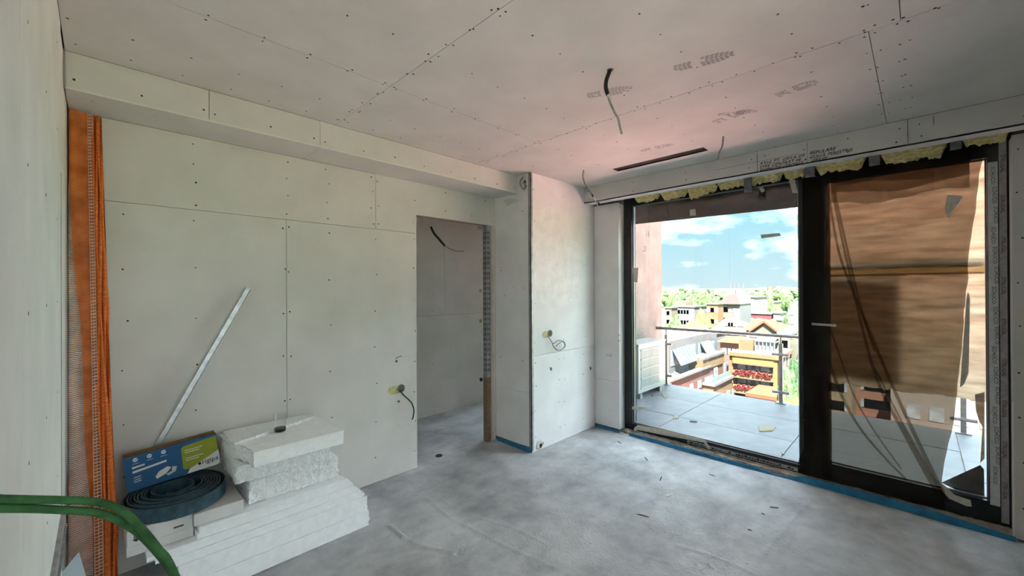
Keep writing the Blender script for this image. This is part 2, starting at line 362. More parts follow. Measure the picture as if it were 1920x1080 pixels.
lettering('handwriting', 'ESTE CENTRAT PE .', .031, M['ink'], bk2, (xB2,.915,2.527), -Y, Z, .35, .0006, .06, 1.12, .018)
lettering('handwriting', 'RESPECTIV CENTRUL', .030, M['ink_red'], bk2, (xB2,.915,2.500), -Y, Z, .35, .0006, .06, 1.05, .018)
lettering('handwriting', 'REFULARE', .034, M['ink'], bk2, (xB2,.585,2.560), -Y, Z, .35, .0006, .06, 1.0, .018)
lettering('handwriting', 'GOLUL FERESTREI', .031, M['ink'], bk2, (xB2,.585,2.530), -Y, Z, .35, .0006, .06, 1.0, .018)
lettering('handwriting', 'GRILEI!', .031, M['ink'], bk2, (xB2,.575,2.502), -Y, Z, .35, .0006, .06, 1.0, .018)
m = MB(); m.obox((xB2-.0005,.9325,2.496),-Y,Z,X,.0035,.15,.0004); m.obox((xB2-.0005,.5975,2.496),-Y,Z,X,.0018,.165,.0004); m.obox((xB2-.0005,1.25,2.585),-Y,Z,X,.60,.0018,.0004)
m.build('pencil_mark', M['ink'], bk2)
m = MB(); yj = W(1750,205,'x',xB2).y; m.obox((xB2-.0005,yj,2.60),-Y,Z,X,.003,.055,.0004); m.build('pencil_mark', M['ink'], bk2)

# ------------------------------------------------------------------ wall_left, a hand's breadth from the camera
m = MB(); m.box(-.3,XC-.014,YBACK,yA+.15,-.02,ZC+.11); wl = struct(m.build('wall_left', M['void']), 'pale plasterboard wall at the left edge of the picture', 'wall')
for y0,y1 in ((YBACK,1.31),(1.31,2.515)):
    bd = board(wl, (XC,y0,0), Y, Z, X, y1-y0, ZC, mat='board_white'); screws(bd, (XC,y0,0), Y, Z, X, [(u,v) for u in (.1,.55,1.0) for v in span(.2,2.5,8)], .004)
bd = board(wl, (XC-.004,2.522,0), Y, Z, X, yA-2.522-.02, ZC-.002, mat='board_white'); screws(bd, (XC-.004,2.522,0), Y, Z, X, [(.05,v) for v in span(.25,2.5,6)], .004)
m = MB(); m.box(XC-.003,XC+.003,2.775,2.787,ZS,ZC); m.box(XC-.003,XC+.002,2.511,2.515,.62,2.05); m.build('edge_trim', M['pencil'], wl)
m = MB(); m.box(XC,XC+.011,1.1,2.50,.60,.655); m.box(XC,XC+.018,1.1,2.50,.597,.603)
tk = tag(m.build('wall_track', M['steel_dull']), 'grey steel track fixed along the left wall below the green cords', 'metal track')

# ------------------------------------------------------------------ wall_back with the doorway
m = MB(); m.box(XC-.2,DX0-.012,yA+.014,yA+.09,-.02,ZC+.11); m.box(DX0-.012,DX1+.06,yA+.014,yA+.09,DZ+.03,ZC+.11); m.box(DX1+.045,4.2,yA+.014,yA+.09,-.02,ZC+.11)
wb = struct(m.build('wall_back', M['void']), 'grey plasterboard partition wall with the doorway', 'wall')
J = 2.052
b1 = board(wb, (XC,yA,0), X, Z, -Y, .92-XC, J, tap=(0,1,0,0)); b2 = board(wb, (.92,yA,0), X, Z, -Y, DX0-.92, J, tap=(1,0,0,0))
b3 = board(wb, (XC,yA,J), X, Z, -Y, 1.582-XC, ZS-J)
b4 = board(wb, (1.582,yA,J), X, Z, -Y, 0,0, rects=[(.0015,DX0-1.582,.0015,ZS-J),(DX0-1.582,CX-1.582,DZ-J,ZS-J)])
b5 = board(wb, (2.838,yA,0), X, Z, -Y, CX-2.838, DZ-.001, mat='board')
screws(b1, (XC,yA,0), X, Z, -Y, [(u-XC,v) for u in (.10,.41) for v in span(.25,1.98,7)]+[(.92-XC-.018,v) for v in span(.2,2.0,7)])
screws(b2, (.92,yA,0), X, Z, -Y, [(.018,v) for v in span(.2,2.0,7)]+[(.30,v) for v in span(.25,1.98,6)]+[(.66,v) for v in span(.2,1.98,7)]+[(DX0-.92-.02,v) for v in span(.15,2.0,8)])
screws(b3, (XC,yA,J), X, Z, -Y, [(u-XC,v) for u in (.41,.92,1.2,1.555) for v in (.03,.16,.29,.41)])
screws(b4, (1.582,yA,J), X, Z, -Y, [(.02,v) for v in (.05,.2,.4)]+[(.36,.1),(.36,.3),(.7,.25),(.7,.40),(1.0,.24),(1.2,.4),(1.28,.2)])
# corridor behind the doorway
m = MB(); m.box(.9,4.3,4.302,4.45,-.02,ZC+.11); wc = struct(m.build('wall_corridor', M['void']), 'far grey wall of the corridor seen through the doorway', 'wall')
for x0,x1,z0,z1 in ((.9,2.2,0,1.235),(2.2,4.2,0,1.235),(.9,3.1,1.235,ZC),(3.1,4.2,1.235,ZC)):
    bd = board(wc, (x0,4.29,z0), X, Z, -Y, x1-x0, z1-z0, tap=(0,0,0,0)); screws(bd, (x0,4.29,z0), X, Z, -Y, [(u-x0,v) for u in (2.4,2.92,3.2,3.7) if x0<u<x1 for v in span(.06,z1-z0-.06,7)], .004)
m = MB(); m.box(.75,.9,yA+.1,4.45,-.02,ZC+.11); struct(m.build('wall_corridor_end', M['board']), 'closed end of the corridor hidden left of the doorway', 'wall')
m = MB(); m.box(4.2,4.3,3.14,3.32,-.02,ZC+.11); m.box(4.2,4.3,4.25,4.45,-.02,ZC+.11); m.box(4.2,4.3,3.32,4.25,2.4,ZC+.11)
struct(m.build('wall_corridor_outer', M['board']), 'outer end of the corridor around the added window', 'wall')
w2 = struct(empty('window_added_2', (4.25,3.78,0)), 'unseen window added to light the corridor', 'window')  # added out of view to brighten the corridor
m = MB(); [m.box(4.22,4.28,a,b,c_,d_) for a,b,c_,d_ in ((3.32,3.38,0,2.4),(4.19,4.25,0,2.4),(3.38,4.19,0,.06),(3.38,4.19,2.34,2.4))]; m.build('frame', M['frame'], w2)
m = MB(); m.box(4.245,4.255,3.38,4.19,.06,2.34); m.build('pane', M['pane'], w2)

# doorway lining
dr = struct(empty('door_1', ((DX0+DX1)/2,yA,0)), 'unfinished doorway with bare slotted steel stud', 'doorway')
M['lintel'] = pm('bare_lintel', (.20,.16,.12), (.27,.22,.17), 6, .8)
m = MB(); m.box(DX0-.01,2.84,yA+.0005,yA+.10,DZ,DZ+.028); m.build('lintel', M['lintel'], dr)
m = MB(); m.box(DX0-.012,DX0-.0005,yA+.001,yA+.115,0,DZ); m.build('jamb_board', M['board'], dr)
m = MB(); xs0 = 2.785
for sgn,ya,yb in ((0,yA+.004,yA+.058),):
    m.box(xs0,xs0+.004,ya,yb,0,DZ); m.box(xs0,xs0+.05,ya-.0015,ya,0,DZ); m.box(xs0,xs0+.05,yb,yb+.0015,0,DZ)
sd = m.build('metal_stud', M['steel_dull'], dr)
m = MB(); z0 = .72
while z0 < DZ-.08:
    for yy in (yA+.014,yA+.036): m.box(xs0-.0015,xs0+.001,yy,yy+.010,z0,z0+.030)
    for xx in (xs0+.010,xs0+.030): m.box(xx,xx+.008,yA+.001,yA+.0035,z0,z0+.030)
    z0 += .052
stuff(m.build('slots', M['joint'], sd))
m = MB(); m.box(xs0-.001,xs0+.046,yA+.0015,yA+.06,0,.66); m.build('timber_filler', pm('stud_timber',(.16,.11,.06),(.28,.20,.12),30,.9,.5,60,stretch=(4,4,1)), sd)
m = MB(); m.box(2.838,2.868,yA-.0135,yA-.0005,.012,DZ); m.build('edge_board', pm('cut_board_edge',(.46,.42,.36),(.56,.52,.46),20,.9,.3,60), dr)
for py in (545,602,712):
    p = W(907,py,'y',yA+.06); m = MB(); m.lathe([(.0,0),(.02,0),(.02,.02),(.012,.024),(0,.02)], (0,0,0), 12)
    m.v = [Vector((xs0-.004-q.z*.5, yA+.085+q.x, p.z+q.y)) for q in m.v]; m.build('grommet', M['foil'] if py<700 else M['cable_black'], dr)
m = MB(); m.tube([(xs0-.02,yA+.10,DZ-.05),(xs0-.03,yA+.09,DZ-.02),(xs0-.012,yA+.05,DZ-.03),(xs0-.02,yA+.03,DZ-.07)], .012, 7); m.build('fixing_tab', M['steel'], dr)

# ------------------------------------------------------------------ column
m = MB(); m.box(CX+.0135,4.2,CY+.0135,yA+.02,-.02,ZC+.005); wcol = struct(m.build('wall_column', M['void']), 'boxed-in plasterboard column beside the window', 'column')
zj = .918
b1 = board(wcol, (CX,CY,0), X, Z, -Y, xB-CX, zj, mat='board_white'); b2 = board(wcol, (CX,CY,zj), X, Z, -Y, xB-CX, ZC-zj, mat='board_white')
screws(b1, (CX,CY,0), X, Z, -Y, [(u,v) for u in (.05,.42,.50,.85) for v in (.15,.4,.62,.84)], .005); screws(b2, (CX,CY,zj), X, Z, -Y, [(u,v) for u in (.05,.5,.9) for v in (.12,.5,.9,1.3,1.6)], .004)
b3 = board(wcol, (CX,yA,.04), -Y, Z, -X, yA-CY, .52, mat='board_white'); b4 = board(wcol, (CX,yA,.56), -Y, Z, -X, yA-CY, ZC-.56, mat='board_white')
screws(b4, (CX,yA,.56), -Y, Z, -X, [(.08,v) for v in (.3,1.2)]+[(.40,v) for v in (.3,1.0,1.75)], .005)
m = MB(); m.box(CX-.004,CX+.003,CY+.006,CY+.030,.05,ZC); m.build('joint_recess', M['joint'], wcol)
m = MB(); m.box(CX-.006,CX+.02,CY-.004,CY+.004,.015,ZC-.002); m.box(CX-.006,CX-.001,CY-.004,CY+.022,.015,ZC-.002); m.build('corner_bead', M['steel_dull'], wcol)
M['filler'] = pm('filler_smear', (.70,.70,.69), (.80,.80,.80), 9, .7, .3, 40)
def smear(parent, plane, pix, mat='filler', lift=.0008):
    ax,val,nv = plane; m = MB(); pts = [W(a,b,ax,val) for a,b in pix]
    m.slab([p+nv*lift for p in pts],[p+nv*.0001 for p in pts]); return m.build('filler_patch', M[mat], parent)
smear(wcol, ('y',CY,-Y), [(1003,470),(1015,450),(1045,440),(1085,455),(1095,500),(1082,560),(1040,582),(1010,565),(1000,520)])
smear(wcol, ('y',CY,-Y), [(1004,400),(1030,385),(1052,400),(1046,430),(1015,438),(1002,425)])
m = MB(); p = W(1012,838,'y',CY); m.lathe([(0,.004),(.035,.006),(.05,.003),(.056,0)], (0,0,0), 9); m.v = [Vector((p.x+q.x*rnd(.75,1.1),CY-q.z*2-rnd(0,.006),max(.008,p.z+.02+q.y*rnd(.7,1.1)))) for q in m.v]; m.build('broken_plaster', M['board_edge'], wcol)
m = MB(); m.disc((p.x,CY-.014,p.z+.016), X, Z, .022, 8); m.disc((p.x+.03,CY-.012,p.z+.03), X, Z, .014, 7); m.build('pipe_hole', M['cable_black'], wcol)
for (a,b) in ((1033,692),(1107,690)):
    q = W(a,b,'y',CY); m = MB()
    for k_ in range(5): m.disc((q.x+rnd(-.010,.010),CY-.0016-.0002*k_,q.z+rnd(-.012,.012)), X, Z, rnd(.006,.013), 7)
    m.build('broken_hole', M['void'], wcol)
q = W(1114,690,'y',CY); m = MB(); m.slab([(q.x-.03,CY-.004,q.z-.012),(q.x+.0,CY-.004,q.z-.008),(q.x-.002,CY-.004,q.z+.008),(q.x-.02,CY-.004,q.z+.012)],[(q.x-.03,CY-.0005,q.z-.012),(q.x,CY-.0005,q.z-.008),(q.x-.002,CY-.0005,q.z+.008),(q.x-.02,CY-.0005,q.z+.012)]); m.build('torn_paper_flap', M['cable_white'], wcol)
# torn notch and plaster lump under the ceiling on the column's side
m = MB(); pts = [W(a,b,'x',CX) for a,b in ((944,375),(951,387),(962,381),(975,377),(968,373),(954,372))]; m.slab([p-X*.002 for p in pts],[p-X*.0003 for p in pts]); m.build('torn_board', M['board'], wcol)
m = MB(); cpt = [W(a,b,'x',CX)-X*.012 for a,b in ((982,334),(978,338),(977,345),(980,352),(985,355),(986,347),(983,343),(986,338))]; m.tube(curve(cpt,4), .008, 7); m.build('pipe_clip', M['cable_grey'], wcol)
m = MB(); [m.disc(W(a,b,'x',CX)-X*.0022, Y, Z, r_, 8) for a,b,r_ in ((985,341,.014),(986,350,.013),(980,333,.010))]; m.build('cavity', M['void'], wcol)

# ------------------------------------------------------------------ wall_right: pier left of the window, pier right of it, lintel
m = MB(); m.box(xB+.0135,4.2,YP+.013,CY+.1,-.02,2.60); m.box(4.0,4.2,YR,YP,2.545,ZC+.11); m.box(xB+.0135,4.2,YBACK-.1,YR-.013,-.02,2.60)
wr = struct(m.build('wall_right', M['void']), 'window wall with plasterboard piers either side of the glazing', 'wall')
for z0,z1 in ((.035,.55),(.55,ZSB)):
    board(wr, (xB,CY,z0), -Y, Z, -X, CY-YP, z1-z0, mat='board_white')
board(wr, (xB,YP,.035), X, Z, -Y, .15, 2.45, mat='board_white', name='reveal_board')
bd = board(wr, (xB,YR,.012), -Y, Z, -X, YR-YBACK, ZSB-.012, mat='board'); screws(bd, (xB,YR,.012), -Y, Z, -X, [(u,v) for u in (.03,.10,.42) for v in span(.2,2.4,9)], .005)
board(wr, (xB,YR,.012), X, Z, Y, .10, 2.47, mat='board', name='reveal_board')
m = MB(); m.box(xB-.003,xB+.003,YR-.002,YR+.006,.015,.85); m.build('corner_bead', M['cable_white'], wr)
for t_,px,py,s_ in (('9.85',1136,668,.045),('60',1158,640,.03),('60',1158,630,.03)):
    q = W(px,py,'x',xB); lettering('pencil_writing', t_, s_, M['pencil'], wr, (xB,q.y,q.z), -Y, Z, .3, .0006)
for t_,px,py,s_ in (('20',944,556,.03),('3',962,540,.03)):
    q = W(px,py,'x',CX); lettering('pencil_writing', t_, s_, M['pencil'], wcol, (CX,q.y,q.z), -Y, Z, .3, .0008)

# wall behind the camera; its window is added to brighten the room
WX0,WX1,WZ0,WZ1 = -.05,1.52,.05,2.50
m = MB(); zt = ZC+.11
for x0,x1,z0,z1 in ((XC-.2,WX0,-.02,zt),(WX1,4.2,-.02,zt),(WX0,WX1,-.02,WZ0),(WX0,WX1,WZ1,zt)): m.box(x0,x1,YBACK-.15,YBACK,z0,z1)
struct(m.build('wall_front', M['board']), 'wall behind the camera with an added window', 'wall')
w3 = struct(empty('window_added_3', (1.3,YBACK-.1,WZ0)), 'unseen window added behind the camera to brighten the room', 'window'); wm_ = (WX0+WX1)/2
m = MB(); [m.box(a,b,YBACK-.12,YBACK-.06,c_,d_) for a,b,c_,d_ in ((WX0,WX0+.06,WZ0,WZ1),(WX1-.06,WX1,WZ0,WZ1),(wm_-.03,wm_+.03,WZ0+.06,WZ1-.06),(WX0+.06,WX1-.06,WZ0,WZ0+.06),(WX0+.06,WX1-.06,WZ1-.06,WZ1))]; m.build('frame', M['frame'], w3)
for a,b in ((WX0+.06,wm_-.03),(wm_+.03,WX1-.06)):
    m = MB(); m.box(a,b,YBACK-.093,YBACK-.087,WZ0+.06,WZ1-.06); m.build('pane', M['pane'], w3)
m = MB(); m.box(1.60,1.70,YBACK,-.50,-.02,ZC); struct(m.build('wall_light_baffle', M['board']), 'added baffle behind the camera shading the right of the room', 'wall')  # added to keep the rear window's light off the right side
# ------------------------------------------------------------------ window_1: tall glazing with a black frame
XF0, XF1, XG = 4.055, 4.145, 4.10
w1 = struct(empty('window_1', (4.1,.95,.03)), 'tall black-framed glazing onto the balcony', 'window')
def part(name, mat, parent, *bx, **kw):
    m = MB(); [m.box(*b) for b in bx]; return m.build(name, M[mat] if isinstance(mat,str) else mat, parent, **kw)
GL = (.705,2.205,.105,2.452); GR = (-.312,.53,.178,2.395)
part('jamb','frame',w1,(XF0,XF1,2.205,2.297,.03,2.54)); part('jamb','frame',w1,(XF0,XF1,-.425,-.36,.03,2.54))
part('top_rail','frame',w1,(XF0,XF1,-.36,2.205,2.452,2.54)); part('bottom_rail','frame',w1,(XF0,XF1,-.36,2.205,.03,.105))
part('mullion','frame',w1,(XF0-.02,XF1,.535,.702,.105,2.452), bevel=.004)
sash = part('sash','frame',w1,(XF0-.015,XF1-.02,-.36,-.312,.105,2.45),(XF0-.015,XF1-.02,-.312,.533,.105,.178),(XF0-.015,XF1-.02,-.312,.533,2.395,2.45))
part('pane','pane',w1,(XG-.003,XG+.003,*GL)); part('pane','pane',sash,(XG-.003,XG+.003,*GR))
def bead(parent, g, w=.010, x=XG-.016, mat='frame_grey'):
    part('glazing_bead',mat,parent,(x,x+.012,g[0],g[0]+w,g[2],g[3]),(x,x+.012,g[1]-w,g[1],g[2],g[3]),(x,x+.012,g[0],g[1],g[2],g[2]+w),(x,x+.012,g[0],g[1],g[3]-w,g[3]))
bead(w1, GL); bead(sash, GR, .007)
M['brown_film'] = pm('brown_protective_film', (.045,.034,.036), (.085,.065,.066), 5, .25, .2, 12, bdist=.006, stretch=(1,1,3))
zb0 = W(1195,420,'x',4.115).z; zb1 = W(1503,388,'x',4.115).z
m = MB(); m.slab([(4.112,2.19,2.46),(4.112,2.19,zb0),(4.112,.70,zb1),(4.112,.70,2.46)],[(4.116,2.19,2.46),(4.116,2.19,zb0),(4.116,.70,zb1),(4.116,.70,2.46)]); m.build('protective_film', M['brown_film'], w1)
# handle on the mullion
q = W(1527,607,'x',4.02); m = MB(); m.box(4.018,4.036,q.y-.012,q.y+.012,q.z-.055,q.z+.055); m.tube([(4.02,q.y,q.z),(3.985,q.y,q.z)],.009,10); m.tube([(3.985,q.y+.012,q.z),(3.985,q.y-.14,q.z-.004)],[.009]*2,10)
m.build('handle', pm('grey_handle',(.34,.34,.35),rough=.45), w1)
# masking tape left on frame and glass
def tape(pix, x, mat='tape', parent=w1, name='tape_strip', th=.0008):
    m = MB(); pts = [W(a,b,'x',x+rnd(-.0015,.0015)) for a,b in pix]; m.slab(pts,[p+X*th for p in pts]); return m.build(name, M[mat], parent)
for pix in ([(1293,393),(1304,392),(1305,404),(1294,405)],[(1426,440),(1462,437),(1464,442),(1428,447)],[(1185,762),(1213,764),(1212,769),(1185,768)],
            [(1186,503),(1197,502),(1195,530),(1188,528)],[(1479,338),(1490,335),(1496,362),(1486,362)],[(1419,347),(1428,345),(1434,358),(1428,361)]):
    tape(pix, 4.09 if pix[0][0]<1470 and pix[0][0]>1190 else 4.045)
for pix in ([(1510,342),(1521,340),(1520,349),(1511,353)],[(1516,454),(1523,455),(1525,472),(1520,471)],[(1510,481),(1516,482),(1522,510),(1518,516),(1512,500)],[(1511,530),(1519,506),(1526,510),(1519,555),(1511,556)],
            [(1525,586),(1531,586),(1532,598),(1526,600)],[(1524,683),(1537,681),(1538,705),(1525,702)],[(1517,708),(1526,707),(1525,730),(1519,735)],[(1510,738),(1526,727),(1520,770),(1507,790)],[(1510,782),(1516,780),(1515,794),(1510,795)],[(1527,620),(1530,615),(1529,650),(1525,655)]):
    tape(pix, 4.015)
m = MB(); pts = [W(a,b,'x',4.05) for a,b in ((1196,797),(1189,802),(1187,814),(1192,813),(1195,806),(1240,815),(1320,830),(1327,842),(1333,842),(1322,825),(1250,807))]; m.slab(pts,[p+X*.001 for p in pts]); m.build('tape_strip', M['tape'], w1)
# printed protection tapes
q0 = W(1863,308,'x',4.037); q1 = W(1885,968,'x',4.037)
pt = part('printed_tape','print_tape',w1,(4.0372,4.0388,-.357,-.315,.16,2.36)); 
zz = 2.33; kx = 0
while zz > .30:
    lettering('tape_lettering', 'SCHÜCO', .026, M['ink'], pt, (4.0372,-.329-.006*(kx%3),zz), -Z, -Y, 0, .0006, 0, 1.05); zz -= .128; kx += 1
pt2 = part('printed_tape','print_tape2',w1,(4.045,4.0465,-.394,-.362,.06,2.50))
zz = 2.40
while zz > .25:
    lettering('tape_lettering', 'STRUGAL', .026, M['ink_red'], pt2, (4.045,-.369,zz), -Z, -Y, 0, .0006); zz -= .26
pt3 = part('printed_tape','print_tape2',w1,(4.052,4.0545,.72,1.62,.045,.075))
m = MB(); yy = 1.60
while yy > .76:
    w_ = rnd(.006,.022); zo = rnd(.050,.054)
    m.box(4.0512,4.0519,yy-w_,yy,zo,zo+rnd(.006,.018)); yy -= w_+rnd(.003,.010) if random.random()<.85 else .06
stuff(m.build('worn_print', M['ink'], pt3))

# ------------------------------------------------------------------ dark sheer dust sheet hung over the right half
M['sheer'] = see_through('dark_sheer_film', (.62,.53,.44), .64, (.03,.03,.028))
M['sheer_fold'] = see_through('dark_sheer_film_fold', (.72,.64,.56), .36, (.035,.03,.028))
XS = 4.012
RE = [(W(a,b,'x',XS).z, W(a,b,'x',XS).y) for a,b in ((1843,285),(1838,320),(1828,400),(1816,480),(1814,520),(1808,590),(1803,660),(1796,720),(1788,790),(1770,870),(1766,905),(1772,950))][::-1]
def interp(t, tab):
    if t <= tab[0][0]: return tab[0][1]
    for (a,b),(c_,d_) in zip(tab[:-1],tab[1:]):
        if t <= c_: return b+(d_-b)*(t-a)/max(c_-a,1e-9)
    return tab[-1][1]
ztop = 2.475
def sheet(u,v):
    z = .055+(ztop-.055)*v; yl = .668+.02*(1-v)**3*math.sin(v*40)+(.035 if v<.10 else 0)*(1-v/.10)
    yr = interp(z,RE)+.006*noise.noise(Vector((0,0,z*9))); y = yl+(yr-yl)*u
    dg = u*1.1+v*.75
    x = XS+.012*math.sin(dg*19+2*noise.noise(Vector((u*3,v*3,0))))*(1-.4*v)+.010*noise.noise(Vector((u*7,v*5,4)))
    return (min(x,XS+.016),y,z)
m = MB(); m.grid(sheet, 60, 90)
film = tag(m.build('dust_sheet', M['sheer'], smooth=True), 'dark sheer protective sheet hanging over the right half of the window', 'dust sheet')
def gather(pix, w0, w1_, name='gathered_fold'):
    pts = curve([W(a,b,'x',XS-.022) for a,b in pix], 6); n = len(pts); m = MB(); o = 0
    for i,p in enumerate(pts):
        t = i/(n-1); w = w0+(w1_-w0)*t; d = (pts[min(i+1,n-1)]-pts[max(i-1,0)]).normalized(); s_ = d.cross(X).normalized()
        for k_ in range(7):
            a = math.pi*k_/6; m.v.append(p+s_*math.cos(a)*w-X*math.sin(a)*w*1.1+X*.006)
    for i in range(n-1):
        for k_ in range(6): a = i*7+k_; m.f.append((a,a+1,a+8,a+7))
    return m.build(name, M['sheer_fold'], film, smooth=True)
for pix,a,b in (([(1552,352),(1572,470),(1605,560),(1665,705),(1715,815),(1768,925)],.006,.012),([(1562,352),(1582,440),(1612,570),(1640,660)],.010,.004),
                ([(1560,360),(1590,500),(1640,700),(1700,820),(1764,935)],.004,.015),([(1546,590),(1570,655),(1600,740),(1640,810),(1690,880)],.006,.004),
                ([(1548,660),(1575,735),(1610,800),(1660,860),(1700,900)],.012,.005),([(1640,690),(1690,790),(1740,880),(1775,940)],.004,.010)):
    gather(pix,a,b)
part('hem','sheer_fold',film,(XS-.004,XS-.001,.49,.668,.06,2.47)); part('hem','sheer_fold',film,(XS+.001,XS+.004,.50,.668,.06,2.47)); part('hem','sheer_fold',film,(XS-.004,XS-.001,-.24,.49,2.38,2.475))
for k_,zh in ((0,2.33),(1,2.27),(2,2.20)):  # extra sheer layers of stepped height darken the sheet towards its top
    m = MB(); m.grid(lambda u,v,k_=k_,zh=zh:(XS-.005-.0025*k_,.485-.72*u,zh+.02*math.sin(u*7+k_)+.015*noise.noise(Vector((u*9,k_,0)))+(2.47-zh)*v), 24, 3); m.build('hem', M['sheer_fold'], film, smooth=True)
m = MB(); pts = [W(a,b,'x',XS-.012) for a,b in ((1765,905),(1790,928),(1820,938),(1822,950),(1812,949),(1780,935),(1764,918))]; m.slab(pts,[p+X*.001 for p in pts]); m.build('torn_tail', M['tape'], film)
for pix in ([(1771,392),(1776,365),(1806,368),(1795,385),(1776,408)],[(1816,700),(1808,720),(1800,727),(1806,640),(1812,560),(1815,545),(1819,560),(1818,620)]): tape(pix, XS-.02, 'tape', film)

# ------------------------------------------------------------------ brown paper sheets taped outside on the right-hand pane
def paper_mat(name, c1, c2):
    m = bpy.data.materials.new(name); m.use_nodes = True; n = m.node_tree.nodes; l = m.node_tree.links; n.clear()
    o = n.new('ShaderNodeOutputMaterial'); mx_ = n.new('ShaderNodeMixShader'); d = n.new('ShaderNodeBsdfDiffuse'); t = n.new('ShaderNodeBsdfTranslucent')
    tcx = n.new('ShaderNodeTexCoord'); mpx = n.new('ShaderNodeMapping'); mpx.inputs['Scale'].default_value = (1,1.2,7); l.new(tcx.outputs['Object'], mpx.inputs[0])
    z = n.new('ShaderNodeTexNoise'); z.inputs['Scale'].default_value = 3; z.inputs['Detail'].default_value = 6; l.new(mpx.outputs[0], z.inputs[0])
    r = n.new('ShaderNodeValToRGB'); l.new(z.outputs['Fac'], r.inputs[0]); r.color_ramp.elements[0].position = .33; r.color_ramp.elements[1].position = .66
    r.color_ramp.elements[0].color = (*c1,1); r.color_ramp.elements[1].color = (*c2,1)
    l.new(r.outputs[0], d.inputs[0]); l.new(r.outputs[0], t.inputs[0]); mx_.inputs[0].default_value = .65; l.new(d.outputs[0], mx_.inputs[1]); l.new(t.outputs[0], mx_.inputs[2]); l.new(mx_.outputs[0], o.inputs[0])
    return m
M['kraft'] = paper_mat('kraft_paper', (.24,.16,.10), (.40,.28,.18)); M['kraft_pale'] = paper_mat('pale_paper', (.22,.155,.10), (.50,.385,.275))
M['batten'] = paper_mat('yellow_tape_band', (.42,.33,.20), (.60,.49,.31))
def paper(name, y0,y1,z0,z1, x, mat, label, rag=.012, wav=.008):
    def fn(u,v):
        y = y0+(y1-y0)*u; zb = z0+rag*noise.noise(Vector((y*14,0,z0)))+rag*.6*noise.noise(Vector((y*50,3,z0))); z = zb+(z1-zb)*v
        return (x+wav*math.sin(z*24+1.3*noise.noise(Vector((y*3,z*2,0))))+wav*.8*noise.noise(Vector((y*9,z*14,5))), y, z)
    m = MB(); m.grid(fn, 30, 44); return tag(m.build(name, M[mat], smooth=True), label, 'paper')
paper('paper_sheet', -.335,.525,1.70,2.42, 4.130, 'kraft_pale', 'upper brown paper sheet covering the right-hand pane outside')
paper('paper_sheet', -.335,.525,.80,1.66, 4.130, 'kraft_pale', 'lower paper sheet with a ragged hem on the right-hand pane', .022)
paper('paper_scrap', .10,.525,.86,1.62, 4.158, 'kraft', 'darker paper scrap doubling the lower sheet beside the mullion', .03)
tb = tag(part('tape_band','batten',None,(4.146,4.154,-.31,.527,1.645,1.735)), 'yellow band joining the two paper sheets on the pane', 'tape')
m = MB(); pts = [W(a,b,'x',4.118) for a,b in ((1765,905),(1838,872),(1845,880),(1846,932),(1800,922))]; m.slab(pts,[p+X*.002 for p in pts]); tag(m.build('film_scrap', M['brown_film']), 'dark film scrap in the bottom corner of the right-hand pane', 'film')
m = MB(); pts = [W(a,b,'x',4.118) for a,b in ((1828,740),(1846,735),(1846,860),(1838,868),(1842,800),(1836,790),(1830,770))]; m.slab(pts,[p+X*.001 for p in pts]); tag(m.build('paper_scrap', M['kraft_pale']), 'torn white paper strip down the right edge of the pane', 'paper')

# ------------------------------------------------------------------ mineral wool stuffed over the window
def lump(name, y0,y1,z0,z1,x0,x1, mat, amp, label, cat, seed, group=None, nx=5):
    ny = max(8,int(abs(y1-y0)/.009)); m = MB()
    def fn(u,v):
        y = y0+(y1-y0)*u; a = v*2*math.pi; c_ = math.cos(a); s_ = math.sin(a)
        k_ = 1+.6*noise.noise(Vector((y*11+seed,c_*1.2,s_*1.2)))+.55*noise.noise(Vector((y*34+seed,c_*2.5,s_*2.5)))+.35*noise.noise(Vector((y*90+seed,c_*5,s_*5)))
        en = min(1,8*min(u,1-u)+.25)
        return ((x0+x1)/2+(x1-x0)/2*c_*(.8+.2*k_), y, (z0+z1)/2+(z1-z0)/2*s_*(1+(k_-1)*amp)*en)
    m.grid(fn, ny, 22)
    return tag(m.build(name, M[mat], smooth=True), label, cat, group)
wool = [(1188,1240,376,'scrap of yellow mineral wool by the left window corner'),(1238,1292,372,'second tuft of yellow mineral wool from the left window corner'),(1288,1346,366,'long sunlit tuft of yellow mineral wool over the clear pane'),
        (1344,1402,352,'frayed yellow mineral wool left of the handwriting'),(1400,1470,343,'yellow mineral wool directly under the handwriting'),(1466,1512,332,'short yellow mineral wool tuft left of the grey strap'),
        (1526,1626,320,'pale green-yellow mineral wool right of the grey strap'),(1650,1778,300,'dim yellow mineral wool above the dark sheet'),(1802,1896,268,'shaded yellow mineral wool by the right window corner')]
for i,(a,b,pb,lab) in enumerate(wool):
    p0 = W(a+2.5,pb+6,'x',3.93); p1 = W(b-2.5,pb-6,'x',3.93); zb_ = W((a+b)/2,pb,'x',3.93).z
    lump('mineral_wool', p1.y, p0.y, zb_, 2.60, 3.885, 3.985, 'wool', .5, lab, 'insulation', i*7.3, 'mineral wool tufts over the window')
M['grey_strap'] = pm('grey_fixing_strap', (.12,.12,.125), (.20,.20,.21), 20, .6)
